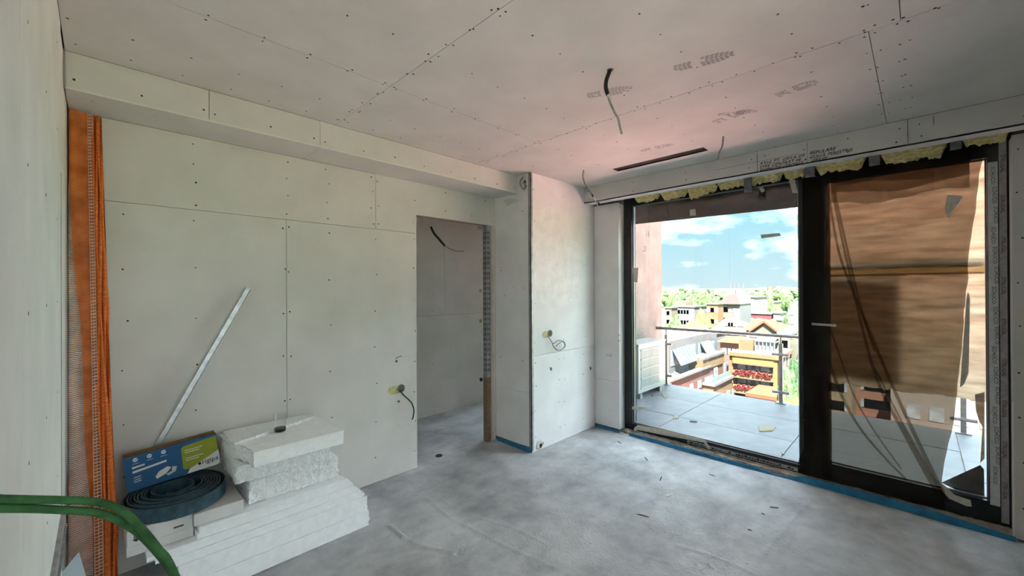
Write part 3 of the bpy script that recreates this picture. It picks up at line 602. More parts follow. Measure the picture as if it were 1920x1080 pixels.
for a,b,p_,lab in ((1508,1528,320,'grey strap over the mineral wool above the mullion'),(1628,1650,298,'grey strap over the mineral wool above the dark sheet'),(1780,1803,268,'grey strap over the mineral wool near the right corner'),(1395,1410,348,'grey strap over the mineral wool left of the mullion')):
    y0 = W(a,p_,'x',3.88).y; y1 = W(b,p_,'x',3.88).y; zz0 = W((a+b)/2,p_+12,'x',3.88).z; m = MB(); m.slab([(3.878,y0,2.57),(3.872,y0-.004,zz0),(3.872,y1,zz0),(3.878,y1,2.57)],[(3.881,y0,2.57),(3.876,y0-.004,zz0),(3.876,y1,zz0),(3.881,y1,2.57)])
    m.add([(3.875,y0,zz0),(3.875,y1,zz0),(3.985,y1,zz0+.02),(3.985,y0,zz0+.02)],[(0,1,2,3)]); tag(m.build('fixing_strap', M['grey_strap']), lab, 'strap')

# ------------------------------------------------------------------ crumbled ledge below the frame, blue foam edge strips
def ledge(u,v):
    y = YR+.002+(YP-YR-.03)*u; n_ = noise.noise(Vector((y*13,v*2,0))); n2 = noise.noise(Vector((y*45,v*7,2)))
    x = 3.988+.065*v+(.014*n_+.008*n2 if v<.4 else 0); return (x,y,.026+.006*n_+.006*n2+(.010 if v>.7 else 0)-(.03 if v<.05 else 0))
m = MB(); m.grid(ledge, 220, 14); tag(m.build('screed_ledge', M['screed_edge']), 'crumbled beige mortar ledge under the window frame', 'ledge')
def strip(name, fn, n, h, label, th=.009):
    m = MB()
    for i in range(n+1):
        (x,y),hh,lean,nv = fn(i/n); b = Vector((x,y,-.002)); t_ = Vector((x,y,hh))+Vector((nv[0],nv[1],0))*lean; q = Vector((nv[0],nv[1],0))*th
        m.v += [b,b+q,t_+q,(b+t_)/2+q*.5-Vector((nv[0],nv[1],0))*.003+Vector((0,0,hh*.05)),t_]
    for i in range(n):
        a = i*5; c_ = a+5
        for p_,q_ in ((0,1),(1,2),(2,4),(4,3),(3,0)): m.f.append((a+p_,a+q_,c_+q_,c_+p_))
    m.f.append((0,1,2,4,3)); e_ = n*5; m.f.append((e_,e_+3,e_+4,e_+2,e_+1))
    return tag(m.build(name, M['blue_foam'], smooth=False), label, 'foam strip')
def s1(t):
    y = 2.19-2.60*t; h = interp(-y, [(-2.2,.030),(-1.6,.034),(-1.0,.026),(-.86,.010),(-.78,.012),(-.66,.050),(-.4,.056),(.1,.052),(.3,.034),(.42,.026)]); x = 3.945+.010*math.sin(y*3.1)+.006*noise.noise(Vector((y*5,0,0)))
    return (x,y),h,.010,(1,0)
strip('foam_edge_strip', s1, 110, 0, 'long bright blue foam edge strip along the window')
strip('foam_edge_strip', lambda t:((xB-.016+.003*math.sin(t*9),CY-.01-(CY-YP-.01)*t),.032-.012*t,.003,(1,0)), 16, 0, 'dark blue foam edge strip under the narrow pier')
strip('foam_edge_strip', lambda t:((CX-.014,3.10-(3.10-2.64)*t),.030+.02*t,.003,(1,0)), 16, 0, 'blue foam edge strip at the foot of the column')

# ------------------------------------------------------------------ cables
def cable(pts, r, mat, name, label, n=8):
    m = MB(); m.tube(curve(pts,8), r, n); return tag(m.build(name, M[mat], smooth=True), label, 'cable')
def thing(name, loc, label, cat, group=None): return tag(empty(name, loc), label, cat, group)
# drop cable with black conduit, camera-parallel offset from its ceiling hole
c0 = W(1144,131,'z',ZC); rt = Vector((_r.x,_r.y,0)).normalized(); dep = (c0-Vector((0,0,EYE))).dot(_f)
def off(px,py,d=0.0):
    k_ = dep+d; return Vector((0,0,EYE))+(_f+(px-960)/FPX*_r+(540-py)/FPX*_u)*k_
cb = thing('ceiling_cable', c0, 'black conduit with a long grey cable hanging from the ceiling', 'cable')
m = MB(); m.tube(curve([c0+Z*.02,off(1143,133),off(1137,150),off(1136,165),off(1140,178)],6),.0105,10); m.build('conduit', M['cable_black'], cb, smooth=True)
m = MB(); m.tube(curve([off(1139,175),off(1144,192),off(1152,210),off(1159,222),off(1163,240),off(1166,251)],6),.0062,8); m.build('grey_core', M['cable_grey'], cb, smooth=True)
m = MB(); m.tube([off(1140,176),off(1143,184),off(1146,190)],[.010,.0085,.006],8); m.build('tape_wrap', M['tape'], cb)
m = MB(); m.disc(c0-Z*.0008, X, Y, .018, 10); m.build('drilled_hole', M['void'], cb)
c0 = W(1356,256,'z',ZC); dep = (c0-Vector((0,0,EYE))).dot(_f)
cable([c0+Z*.02,off(1356,257),off(1354,275),off(1348,288),off(1346,300)], .0058, 'cable_grey', 'ceiling_cable', 'short grey cable hanging right of the ceiling slot')
c0 = W(1094,319,'z',ZC); dep = (c0-Vector((0,0,EYE))).dot(_f)
cb = thing('ceiling_cable', c0, 'grey cable hanging from the ceiling beside the column', 'cable')
m = MB(); m.tube(curve([c0+Z*.02,off(1094,320),off(1093,332),off(1097,345),off(1105,356),off(1113,368)],6),.0075,8); m.build('sheath', M['cable_grey'], cb, smooth=True)
m = MB(); m.tube(curve([off(1112,366),off(1118,380),off(1123,390)],5),.0045,8); m.build('core', M['cable_white'], cb, smooth=True)
m = MB(); m.tube([off(1110,364),off(1113,369)],.0082,8); m.build('tape_wrap', M['cable_black'], cb); m = MB(); m.tube([off(1121.5,379),off(1124,384)],.007,8); m.build('tape_wrap', M['cable_black'], cb)
# corridor cable
P = lambda a,b,y: W(a,b,'y',y)
cb = thing('corridor_cable', P(812,434,3.9), 'black cable hanging inside the corridor behind the lintel', 'cable')
m = MB(); m.tube(curve([P(808,425,3.9),P(813,436,3.9),P(822,447,3.9),P(834,461,3.9)],6),.013,8); m.build('conduit', M['cable_black'], cb, smooth=True)
m = MB(); m.tube(curve([P(832,460,3.9),P(845,467,3.9),P(858,471,3.9),P(869,471,3.9)],6),.006,8); m.build('core', M['cable_grey'], cb, smooth=True)
# socket cut-out beside the door, double round, lined with yellow foil
def socket(c, w, plane_y, label, hole_px):
    t_ = thing('socket_cutout', c, label, 'wall box'); m = MB(); n_ = 24
    out = []
    for i in range(n_):
        a = 2*math.pi*i/n_; cc = math.cos(a); s_ = math.sin(a); out.append(Vector((c.x+(w if cc>0 else -w)+.034*cc, plane_y, c.z+.034*s_)))
    m.slab([p-Y*.0012 for p in out],[p+Y*.0001 for p in out]); m.build('lining', M['foil'], t_)
    m = MB(); m.disc((hole_px.x,plane_y-.0018,hole_px.z), X, Z, .031, 18); m.build('dark_cavity', M['void'], t_)
    m = MB(); m.lathe([(.031,0),(.036,0),(.036,.003),(.031,.003)], (0,0,0), 18); m.v = [Vector((hole_px.x+q.x,plane_y-.0012-q.z,hole_px.z+q.y)) for q in m.v]; m.build('rim', M['pencil'], t_)
    return t_
a = W(735,733,'y',yA); b = W(752,728,'y',yA); c = (a+b)/2
t_ = socket(c, .045, yA, 'double socket cut-out with green wire beside the doorway', b)
def wallpath(pix, y, lift): return curve([W(a,b,'y',y-l_) for (a,b),l_ in zip(pix,lift)],7)
m = MB(); m.tube(wallpath([(749,731),(757,741),(766,749),(773,757)],yA,[.0,.03,.05,.05]),.0062,8); m.build('green_wire', M['cable_green'], t_, smooth=True)
m = MB(); m.tube(wallpath([(772,755),(776,768),(775,780),(773,787)],yA,[.05,.05,.05,.05]),.0058,8); m.build('black_wire', M['cable_black'], t_, smooth=True)
m = MB(); m.tube(wallpath([(774,785),(770,797),(762,805),(755,803),(745,794)],yA,[.05,.05,.04,.03,.02]),.0042,8); m.build('white_wire', M['cable_white'], t_, smooth=True)
a = W(1020,627,'y',CY); b = W(1028,625,'y',CY); t_ = socket(W(1024.5,627,'y',CY), .032, CY, 'double socket cut-out with coiled grey wire on the column', W(1031,625,'y',CY))
pth = [(1026,629),(1034,641),(1040,652),(1050,657),(1058,650),(1057,642),(1048,638),(1040,643),(1036,646),(1043,656),(1054,655),(1060,648),(1056,640),(1047,645),(1042,650)]
m = MB(); m.tube(wallpath(pth,CY,[0,.03,.05,.055,.05,.04,.05,.06,.05,.04,.035,.03,.045,.05,.045]),.0042,7); m.build('wire_coil', M['cable_grey'], t_, smooth=True)
q = W(742,672,'y',yA); cable([q+Y*.02,q-Y*.002,W(746,670,'y',yA-.03),W(751,668,'y',yA-.05),W(754,668,'y',yA-.055)], .0035, 'cable_grey', 'wire_stub', 'thin wire stub poking from the wall above the socket cut-out')
for px,py in ((743,677),(748,752)):
    q = W(px,py,'y',yA); m = MB(); [m.disc((q.x+rnd(-.008,.008),yA-.0012-.0002*i,q.z+rnd(-.008,.008)), X, Z, rnd(.006,.011), 7) for i in range(4)]; m.build('broken_hole', M['void'], wb)
# ------------------------------------------------------------------ polystyrene
def block(name, x0,x1,y0,y1,z0,z1, rough, label, mat='eps', res=.02, seed=0, cat='foam board', group=None, shape=None):
    """cut board; rough: dict face -> depth of the broken surface"""
    m = MB(); key = {}
    nx,ny,nz = max(2,round((x1-x0)/res)),max(2,round((y1-y0)/res)),max(1,round((z1-z0)/min(res,.02)))
    def vid(i,j,k_):
        q = (i,j,k_)
        if q in key: return key[q]
        p = Vector((x0+(x1-x0)*i/nx,y0+(y1-y0)*j/ny,z0+(z1-z0)*k_/nz)); p0 = p.copy(); s_ = Vector((p.x*22+seed,p.y*22,p.z*22))
        n1 = abs(noise.noise(s_)); n2 = abs(noise.noise(s_*3)); big = noise.noise(Vector((p.x*6+seed,p.y*6,p.z*9)))
        if i==nx and '+x' in rough: p.x -= rough['+x']*(n1+.5*n2+.5*max(0,big))
        if i==0 and '-x' in rough: p.x += rough['-x']*(n1+.5*n2+.5*max(0,big))
        if j==0 and '-y' in rough: p.y += rough['-y']*(n1+.7*n2)
        if k_==nz and '+z' in rough: p.z -= rough['+z']*n1
        if shape: p = shape(p,p0)
        key[q] = len(m.v); m.v.append(p); return key[q]
    for i in range(nx):
        for j in range(ny):
            m.f.append((vid(i,j,0),vid(i,j+1,0),vid(i+1,j+1,0),vid(i+1,j,0))); m.f.append((vid(i,j,nz),vid(i+1,j,nz),vid(i+1,j+1,nz),vid(i,j+1,nz)))
    for i in range(nx):
        for k_ in range(nz):
            m.f.append((vid(i,0,k_),vid(i+1,0,k_),vid(i+1,0,k_+1),vid(i,0,k_+1))); m.f.append((vid(i,ny,k_),vid(i,ny,k_+1),vid(i+1,ny,k_+1),vid(i+1,ny,k_)))
    for j in range(ny):
        for k_ in range(nz):
            m.f.append((vid(0,j,k_),vid(0,j,k_+1),vid(0,j+1,k_+1),vid(0,j+1,k_))); m.f.append((vid(nx,j,k_),vid(nx,j+1,k_),vid(nx,j+1,k_+1),vid(nx,j,k_+1)))
    return tag(m.build(name, M[mat]), label, cat, group)
G = 'white foam boards stacked against the back wall'
ordn = ['lowest','second','third','fourth','fifth','sixth','seventh','eighth','ninth']
tk_ = [.098,.098,.0235,.0235,.0235,.0235,.030,.030]
zz = .006; i = 0
for t_ in tk_:
    xl = [.30,.27,.235,.21,.185,.155,.345,.352][i]; xr = [1.268,1.262,1.235,1.215,1.19,1.17,1.15,1.125][i]
    yf = [2.588,2.592,2.60,2.596,2.602,2.598,2.604,2.60][i]
    block('foam_board', xl,xr,yf,3.09,zz,zz+t_-.0015, {'+x':.05 if i<2 else .035,'-x':.006,'-y':.006 if i==1 else .003}, ('lowest white foam board of the stack, resting on the floor' if i==0 else f'{ordn[i]} white foam board from the floor in the wide lower stack'), 'eps', .018, i*3.7, group=G)
    zz += t_; i += 1
ZT = zz   # top of the lower stack
block('foam_block', .585,1.095,2.662,3.05,ZT+.001,.488, {'-y':.020,'+x':.03,'-x':.015}, 'beaded white foam block just above the wide lower stack', 'eps_rough', .012, 41)
block('foam_block', .520,1.036,2.672,3.06,.490,.583, {'-y':.012,'+x':.012,'-x':.02}, 'rough narrow white foam block under the top slab', 'eps_rough', .012, 57)
block('foam_slab', .515,1.095,2.60,3.085,.585,.668, {'-x':.022,'+x':.006}, 'clean-cut white foam slab on top of the stack', 'eps', .015, 63,
      shape=lambda p,p0:Vector((p.x+.075*max(0,min(1,(2.95-p0.y)/.3))*max(0,(.72-p0.x)/.205),p.y,p.z)))
def scrap(p,p0):
    u = (p0.x-.53)/.52; f_ = 1-(p0.y-2.79)/.29
    p.y += f_*(.20*u+.015*noise.noise(Vector((p0.x*20,0,0)))+.010*noise.noise(Vector((p0.x*60,p0.z*50,0)))); return p
block('foam_sliver', .53,1.05,2.79,3.08,.669,.684, {'-x':.02}, 'thin broken foam sliver lying on the top slab behind the cup', 'eps_rough', .015, 77, shape=scrap)
# ------------------------------------------------------------------ cup with dregs
c = W(525.5,808,'z',.670); m = MB(); m.lathe([(.030,.002),(.031,.004),(.034,.045),(.038,.09),(.041,.108),(.0425,.110),(.0405,.108),(.0335,.045),(.0300,.006),(.0,.005)], c, 24)
M['cup'] = see_through('clear_plastic', (.96,.97,.97), .06, (.9,.93,.94), .12, gloss=True)
cup = tag(empty('plastic_cup', c), 'clear plastic cup with dark coffee dregs on the foam slab', 'cup')
m.build('cup_wall', M['cup'], cup, smooth=True)
m = MB(); m.lathe([(0,.0005),(.0305,.0005),(.0318,.022),(.0,.0225)], c, 20); m.build('coffee_dregs', pm('coffee',(.012,.008,.006),rough=.25), cup, smooth=False)
m = MB(); m.tube([c+Vector((-.018,-.02,.03)),c+Vector((-.034,.006,.115))],.0042,7); m.build('stirrer', M['cup'], cup)

# ------------------------------------------------------------------ white packing boards under the coil
M['carton'] = pm('white_carton', (.62,.63,.63), (.70,.71,.71), 8, .8); M['carton_top'] = pm('grey_carton_top', (.46,.45,.43), (.54,.53,.51), 8, .9)
def carton(name, x0,x1,y0,y1,z0,z1,label,cat):
    t_ = thing(name,((x0+x1)/2,(y0+y1)/2,z0),label,cat); m = MB(); m.box(x0,x1,y0,y1,z0,z1); m.build('body', M['carton'], t_, bevel=.002)
    m = MB(); m.box(x0+.004,x1-.004,y0+.004,y1-.004,z1-.001,z1+.001); m.build('top_face', M['carton_top'], t_); return t_
ca = carton('white_panel', .088,.340,2.66,3.10,.298,.346,'white panel overhanging the left end of the foam stack','panel')
cbx = carton('flat_carton', .090,.336,2.655,3.09,.348,.421,'flat white carton with a small logo under the blue coil','carton')
cc_ = carton('flat_carton', .338,.553,2.62,3.09,ZT+.002,.419,'flat white carton butting the foam blocks right of the coil','carton')
m = MB(); q = W(256,1008,'y',2.655)
for dz,w_ in ((.012,.020),(.004,.022),(-.004,.022)): m.box(q.x-w_/2,q.x+w_/2,2.6540,2.6546,q.z+dz-.0025,q.z+dz+.0025)
m.slab([(q.x-.016,2.654,q.z-.008),(q.x+.016,2.654,q.z-.008),(q.x,2.654,q.z-.018)],[(q.x-.016,2.6546,q.z-.008),(q.x+.016,2.6546,q.z-.008),(q.x,2.6546,q.z-.018)]); m.build('printed_logo', M['ink'], cbx)
m = MB(); m.box(.26,.30,2.654,2.6548,.368,.376); m.build('hand_slot', M['joint'], cbx)

# ------------------------------------------------------------------ coil of dark blue foam tape
M['coil'] = pm('dark_blue_foam_tape', (.012,.035,.055), (.03,.085,.12), 30, .42, .5, 60, bdist=.003, spec=.5); M['coil_edge'] = pm('foam_tape_edge', (.05,.06,.07), (.085,.10,.11), 40, .8)
cx_,cy__ = .288,2.855; turns = 8.6; n_ = int(turns*44); m = MB(); z0 = .423; hgt = .070; th = .0058
for i in range(n_+1):
    t = i/n_; a = -2.3+t*turns*2*math.pi; rr = .088+.110*(t**.95)+(.014*max(0,(t-.86)/.14)); zl = .006*math.sin(a*.5)*(1-t)+.012*(1-t)
    if t<.16: rr -= .03*(1-t/.16)
    for dr_,dz in ((0,0),(th,0),(th,hgt),(0,hgt)):
        m.v.append(Vector((cx_+(rr+dr_)*math.cos(a)*1.06, cy__+(rr+dr_)*math.sin(a)*1.10, z0+dz+zl)))
for i in range(n_):
    a = i*4; b = a+4
    for p_,q_ in ((0,1),(1,2),(2,3),(3,0)): m.f.append((a+p_,a+q_,b+q_,b+p_))
m.f += [(0,1,2,3),(n_*4,n_*4+3,n_*4+2,n_*4+1)]
coil = tag(m.build('foam_tape_coil', None, mats=[M['coil'],M['coil_edge']], fmat=lambda i,p:1 if abs(p.normal.z)>.7 else 0), 'coil of dark blue foam tape lying on the white cartons', 'tape coil')

# ------------------------------------------------------------------ blue printed carton leaning on the coil
bx0 = Vector((.100,2.945,.502)); U = Vector((.995,.0,.085)).normalized(); Dp = Vector((-.0,.93,-.14)).normalized(); V = U.cross(Dp)*-1; V = Vector((-.08,.13,.98)).normalized(); V = (V-U*V.dot(U)).normalized(); Nn = U.cross(V)  # Nn faces the room
bw,bh,bdp = .405,.178,.068
box = tag(empty('printed_carton', bx0), 'open blue and green printed carton leaning on the coil', 'carton')
M['kraftbox'] = pm('brown_cardboard', (.20,.12,.06), (.27,.17,.09), 10, .9); M['blue'] = pm('blue_print', (.005,.075,.20), (.008,.09,.235), 6, .55); M['green'] = pm('green_print', (.22,.26,.012), (.26,.30,.02), 6, .55); M['whitep'] = pm('white_print', (.62,.64,.66), rough=.55)
m = MB(); m.obox(bx0-Nn*.003,U,V,-Nn,bw,bh,.003); m.obox(bx0-Nn*bdp,U,V,-Nn,bw,bh*1.06,.003); m.obox(bx0-Nn*bdp,U,V,Nn,.003,bh,bdp); m.obox(bx0-Nn*bdp+U*(bw-.003),U,V,Nn,.003,bh,bdp); m.obox(bx0-Nn*bdp,U,V,Nn,bw,.003,bdp); m.build('body', M['kraftbox'], box)
def bq(name, mat, pts, lift=.001):
    P_ = [bx0+U*(a*bw)+V*(b*bh) for a,b in pts]; m = MB(); m.slab([p+Nn*lift for p in P_],[p-Nn*.0002 for p in P_]); return m.build(name, M[mat], box)
fr_ = bq('printed_front','blue',[(0,0),(1,0),(1,1),(0,1)],.001)
bq('white_corner','whitep',[(.56,0),(1,0),(1,.32),(.70,.02)],.0014); bq('white_corner','whitep',[(.62,.0),(1,.0),(1,.5),(.66,.16)],.0013)
bq('green_panel','green',[(.58,.20),(.585,.82),(.61,.88),(.995,.94),(.995,.46),(.66,.14),(.60,.15)],.0018)
for j,w_ in ((.72,.20),(.655,.16),(.47,.20),(.405,.15)): bq('text_line','whitep',[(.62,j),(.62+w_,j),(.62+w_,j+.02),(.62,j+.02)],.0021)
for a_ in (.115,.255,.40):
    m = MB(); m.disc(bx0+U*(a_*bw)+V*(.88*bh)+Nn*.0016,U,V,.0105,18); ic = m.build('round_icon', M['whitep'], box)
    m = MB(); m.disc(bx0+U*((a_-.008)*bw)+V*(.88*bh)+Nn*.0019,U,V,.0028,8); m.disc(bx0+U*((a_+.012)*bw)+V*(.885*bh)+Nn*.0019,U,V,.0028,8); m.build('icon_mark', M['blue'], ic)
    bq('text_line','whitep',[(a_-.035,.765),(a_+.035,.765),(a_+.035,.775),(a_-.035,.775)],.0014)
lettering('lettering','rigips',.037,M['ink'],box,bx0+U*(.79*bw)+V*(.155*bh)+Nn*.0022,U,V); m = MB(); m.disc(bx0+U*(.765*bw)+V*(.20*bh)+Nn*.0024,U,V,.0075,9); m.build('printed_logo',M['ink'],box)
bq('text_line','whitep',[(.075,.63),(.20,.655),(.20,.70),(.075,.69)],.0015); bq('text_line','whitep',[(.075,.50),(.42,.57),(.42,.625),(.075,.565)],.0015)
for j in (.36,.29,.23): bq('text_line','whitep',[(.08,j),(.15,j+.01),(.15,j+.03),(.08,j+.02)],.0015)
pr = bq('printed_picture','whitep',[(.30,.14),(.40,.22),(.46,.36),(.42,.42),(.33,.34),(.29,.22)],.0015); bq('printed_picture','carton_top',[(.42,.14),(.50,.20),(.52,.34),(.47,.37),(.46,.24),(.40,.20)],.0016)

# ------------------------------------------------------------------ leaning galvanised profile
top = W(465,541,'y',3.10); bot = Vector((.100,3.078,.4235)); d = (top-bot); Ln = d.length; d.normalize(); s_ = d.cross(Y).normalized(); s_ = -s_ if s_.x<0 else s_; nn = s_.cross(d); nn = nn if nn.y<0 else -nn
m = MB(); wv,dv,t_ = .030,.022,.0012
m.obox(bot-s_*wv/2,d,s_,nn,Ln,wv,t_); m.obox(bot-s_*wv/2,d,s_,nn,Ln,t_,dv); m.obox(bot+s_*(wv/2-t_),d,s_,nn,Ln,t_,dv)
prof = tag(empty('metal_profile', bot), 'galvanised steel channel leaning diagonally against the back wall', 'metal profile'); m.build('channel', M['steel'], prof)
for k_ in (.12,.17): 
    mm_ = MB(); mm_.obox(bot+d*(k_*Ln)-s_*.008+nn*.0016,d,s_,nn,.05,.016,.0006); mm_.build('slot', M['joint'], prof)
m = MB(); a_ = Vector((.005,2.93,.47)); m.tube([a_,a_+Vector((.035,.01,.012))],.011,10); tag(m.build('steel_tube_end', M['steel']), 'small shiny steel tube end left of the printed carton', 'metal tube')
# steel sheet standing at the bottom left corner
p = W(148,1035,'y',2.18); m = MB(); m.slab([(p.x-.045,2.20,0),(p.x+.065,2.17,0),(p.x+.032,2.17,.44),(p.x,2.18,p.z),(p.x-.040,2.20,p.z-.06)],[(p.x-.045,2.202,0),(p.x+.065,2.172,0),(p.x+.032,2.172,.44),(p.x,2.182,p.z),(p.x-.040,2.202,p.z-.06)])
m.slab([(p.x-.043,2.202,0),(p.x-.040,2.202,p.z-.06),(p.x-.046,2.32,p.z-.06),(p.x-.046,2.32,0)],[(p.x-.045,2.202,0),(p.x-.042,2.202,p.z-.06),(p.x-.048,2.32,p.z-.06),(p.x-.048,2.32,0)])
tag(m.build('steel_offcut', pm('pale_blue_steel',(.45,.55,.62),(.55,.64,.70),10,.35,metal=.4)), 'pale blue folded sheet standing at the foot of the left wall', 'metal sheet')

# ------------------------------------------------------------------ folded orange mesh bundle in the corner
def mesh_mat(name, col, col2, su, alpha, holes=False):
    """woven net: yarns are solid, gaps let light pass"""
    m = bpy.data.materials.new(name); m.use_nodes = True; n = m.node_tree.nodes; l = m.node_tree.links; n.clear()
    o = n.new('ShaderNodeOutputMaterial'); mx_ = n.new('ShaderNodeMixShader'); tr = n.new('ShaderNodeBsdfTransparent'); d = n.new('ShaderNodeBsdfDiffuse')
    t = n.new('ShaderNodeTexCoord'); z = n.new('ShaderNodeTexNoise'); z.inputs['Scale'].default_value = 14; l.new(t.outputs['Object'], z.inputs[0])
    r = n.new('ShaderNodeValToRGB'); l.new(z.outputs['Fac'], r.inputs[0]); r.color_ramp.elements[0].color = (*col,1); r.color_ramp.elements[1].color = (*col2,1); r.color_ramp.elements[0].position = .35; r.color_ramp.elements[1].position = .65; l.new(r.outputs[0], d.inputs[0])
    wv_ = n.new('ShaderNodeTexWave'); wv_.bands_direction = 'Z'; wv_.inputs['Scale'].default_value = su; wv_.inputs['Distortion'].default_value = 1.5; wv_.inputs['Detail'].default_value = 1; wv_.inputs['Detail Scale'].default_value = 2; l.new(t.outputs['Object'], wv_.inputs['Vector'])
    rr = n.new('ShaderNodeValToRGB'); l.new(wv_.outputs['Fac'], rr.inputs[0]); rr.color_ramp.elements[0].position = .40; rr.color_ramp.elements[1].position = .60
    rr.color_ramp.elements[0].color = (alpha,)*3+(1,); rr.color_ramp.elements[1].color = (1,1,1,1)
    l.new(rr.outputs[0], mx_.inputs[0]); l.new(tr.outputs[0], mx_.inputs[1]); l.new(d.outputs[0], mx_.inputs[2]); l.new(mx_.outputs[0], o.inputs[0]); return m
M['net_orange'] = mesh_mat('orange_net', (.55,.13,.02), (.75,.22,.05), 34, .75); M['net_grey'] = mesh_mat('grey_net', (.44,.42,.38), (.62,.60,.56), 34, .12)
bun = tag(empty('orange_mesh_bundle', (-.02,2.98,.012)), 'folded bundle of orange plaster mesh standing in the corner', 'mesh bundle')
def yb(z): return 3.06-.14*max(0.0,1-z/2.48)**1.2
EDGE = {'L':[(225,125),(500,126),(680,125),(800,124),(950,124),(1090,133)],'A':[(225,162),(330,163),(400,165),(640,173),(760,176),(900,178),(1090,179)],'B':[(225,172),(400,174),(640,184),(760,193),(900,197),(1090,202)],'R':[(225,183),(400,192),(560,203),(640,208),(760,219),(900,223),(1000,231),(1090,233)]}
def ex(k_, z, dy=0.0):
    y = yb(z)+dy; py = 540-(z-EYE)/ (y*1.41)*FPX  # first guess of the row this height shows in
    px = interp(py, EDGE[k_]); q = W(px,py,'y',y); return q.x
def band(name, ka, kb, mat, d0, amp, fr, n_=4, zt=2.485, zb=.012, ph=0, tail=0):
    def fn(u,v):
        z = zt+(zb-zt)*v; x0 = ex(ka,z); x1 = ex(kb,z); x = x0+(x1-x0)*u
        y = yb(z)-d0-amp*math.sin(u*fr+ph+1.2*noise.noise(Vector((z*2,ph,0))))+.006*noise.noise(Vector((x*8,z*5,ph)))
        return (max(x,XC+.004),min(y,yA-.004),z)
    m = MB(); m.grid(fn, n_, 70); return m.build(name, M[mat], bun, smooth=True)
band('orange_sheet','L','B','net_orange',.0,.012,7,12); band('orange_sheet','B','R','orange',.008,.010,14,12,zt=2.47)
def gnet(u,v):
    z = 2.1-2.088*v; x0 = ex('L',z); x1 = ex('A',z); x1 = x0+(x1-x0)*min(.95,.10+.95*v**.8+.06*math.sin(z*6)); x = x0+(x1-x0)*u
    return (max(x,XC+.004), min(yb(z)-.030-.012*math.sin(u*6+1.2*noise.noise(Vector((z*2,0,0)))),yA-.004), z)
m = MB(); m.grid(gnet, 10, 70); m.build('grey_net_layer', M['net_grey'], bun, smooth=True)
# selvedge: two threads columns with open cells
m = MB(); z = .02
sel_pts = []
while z < 2.47:
    x0 = ex('A',z); x1 = ex('B',z); y = yb(z)-.036; w = (x1-x0)
    for f0,f1 in ((0,.10),(.45,.55),(.90,1.0)): m.add([(x0+w*f0,y,z),(x0+w*f1,y,z),(x0+w*f1,y,z+.0165),(x0+w*f0,y,z+.0165)],[(0,1,2,3)])
    m.add([(x0,y-.0004,z),(x1,y-.0004,z+.004),(x1,y-.0004,z+.0095),(x0,y-.0004,z+.0055)],[(0,1,2,3)]); z += .0165
stuff(m.build('selvedge', pm('selvedge_yarn',(.50,.34,.26),(.62,.45,.36),30,.85), bun))
for j in range(5):
    def fn(u,v,j=j):
        z = 2.47-.02*(j%3)-(2.46-.015)*v; x0 = ex('B',z); x1 = ex('R',z); w = x1-x0; c_ = x0+w*(.12+.19*j)+.25*w*math.sin(z*5+j*1.9)*.5
        hw = w*(.22+.06*math.sin(z*7+j)); x = c_+hw*(2*u-1)*.8; x = min(x, x1+.004*math.sin(z*11+j))
        return (x, yb(z)-.02-.02*math.cos((u-.5)*3.0)-.006*j*(1-.2*j)-.005*math.sin(z*9+j*2.2), z)
    m = MB(); m.grid(fn, 5, 80); m.build('folded_edge', M['orange'], bun, smooth=True)

# ------------------------------------------------------------------ green cords in the foreground, hung from a wall hook
def cord(pix, deps, tailpts, label, head):
    pts = [Vector((0,0,EYE))+(_f+(a-960)/FPX*_r+(540-b)/FPX*_u)*dd for (a,b),dd in zip(pix,deps)]
    return cable(head+pts+tailpts, .0044, 'cable_green', 'green_cord', label, 12)
hk = Vector((XC+.045,.36,1.345))
cord([(-60,937),(0,936),(70,937),(130,938),(170,940),(200,945),(232,960),(262,988),(296,1030),(330,1085)],[.40,.42,.445,.47,.485,.49,.495,.495,.49,.485],[Vector((.10,.47,1.10)),Vector((.12,.50,.75)),Vector((.15,.50,.3)),Vector((.20,.52,.03)),Vector((.05,.62,.012)),Vector((.0,.3,.012))],'upper green cloth cord arching across the lower left foreground',[hk+Vector((0,-.02,.012)),hk+Vector((0,.03,.004))])
cord([(-60,952),(0,953),(70,954),(130,957),(175,960),(205,968),(240,985),(272,1010),(312,1056),(338,1100)],[.40,.42,.445,.47,.485,.495,.505,.51,.51,.505],[Vector((.12,.47,1.10)),Vector((.14,.48,.7)),Vector((.17,.48,.3)),Vector((.23,.50,.03)),Vector((.10,.55,.012)),Vector((.04,.25,.012))],'lower green cloth cord arching across the lower left foreground',[hk+Vector((0,-.02,-.012)),hk+Vector((0,.03,-.014))])
m = MB(); m.tube(curve([(XC,.36,1.33),(XC+.04,.36,1.315),(XC+.065,.36,1.325),(XC+.068,.36,1.36)],5),.004,7); tag(m.build('wall_hook', M['steel']), 'steel hook carrying the green cords on the left wall', 'hook')

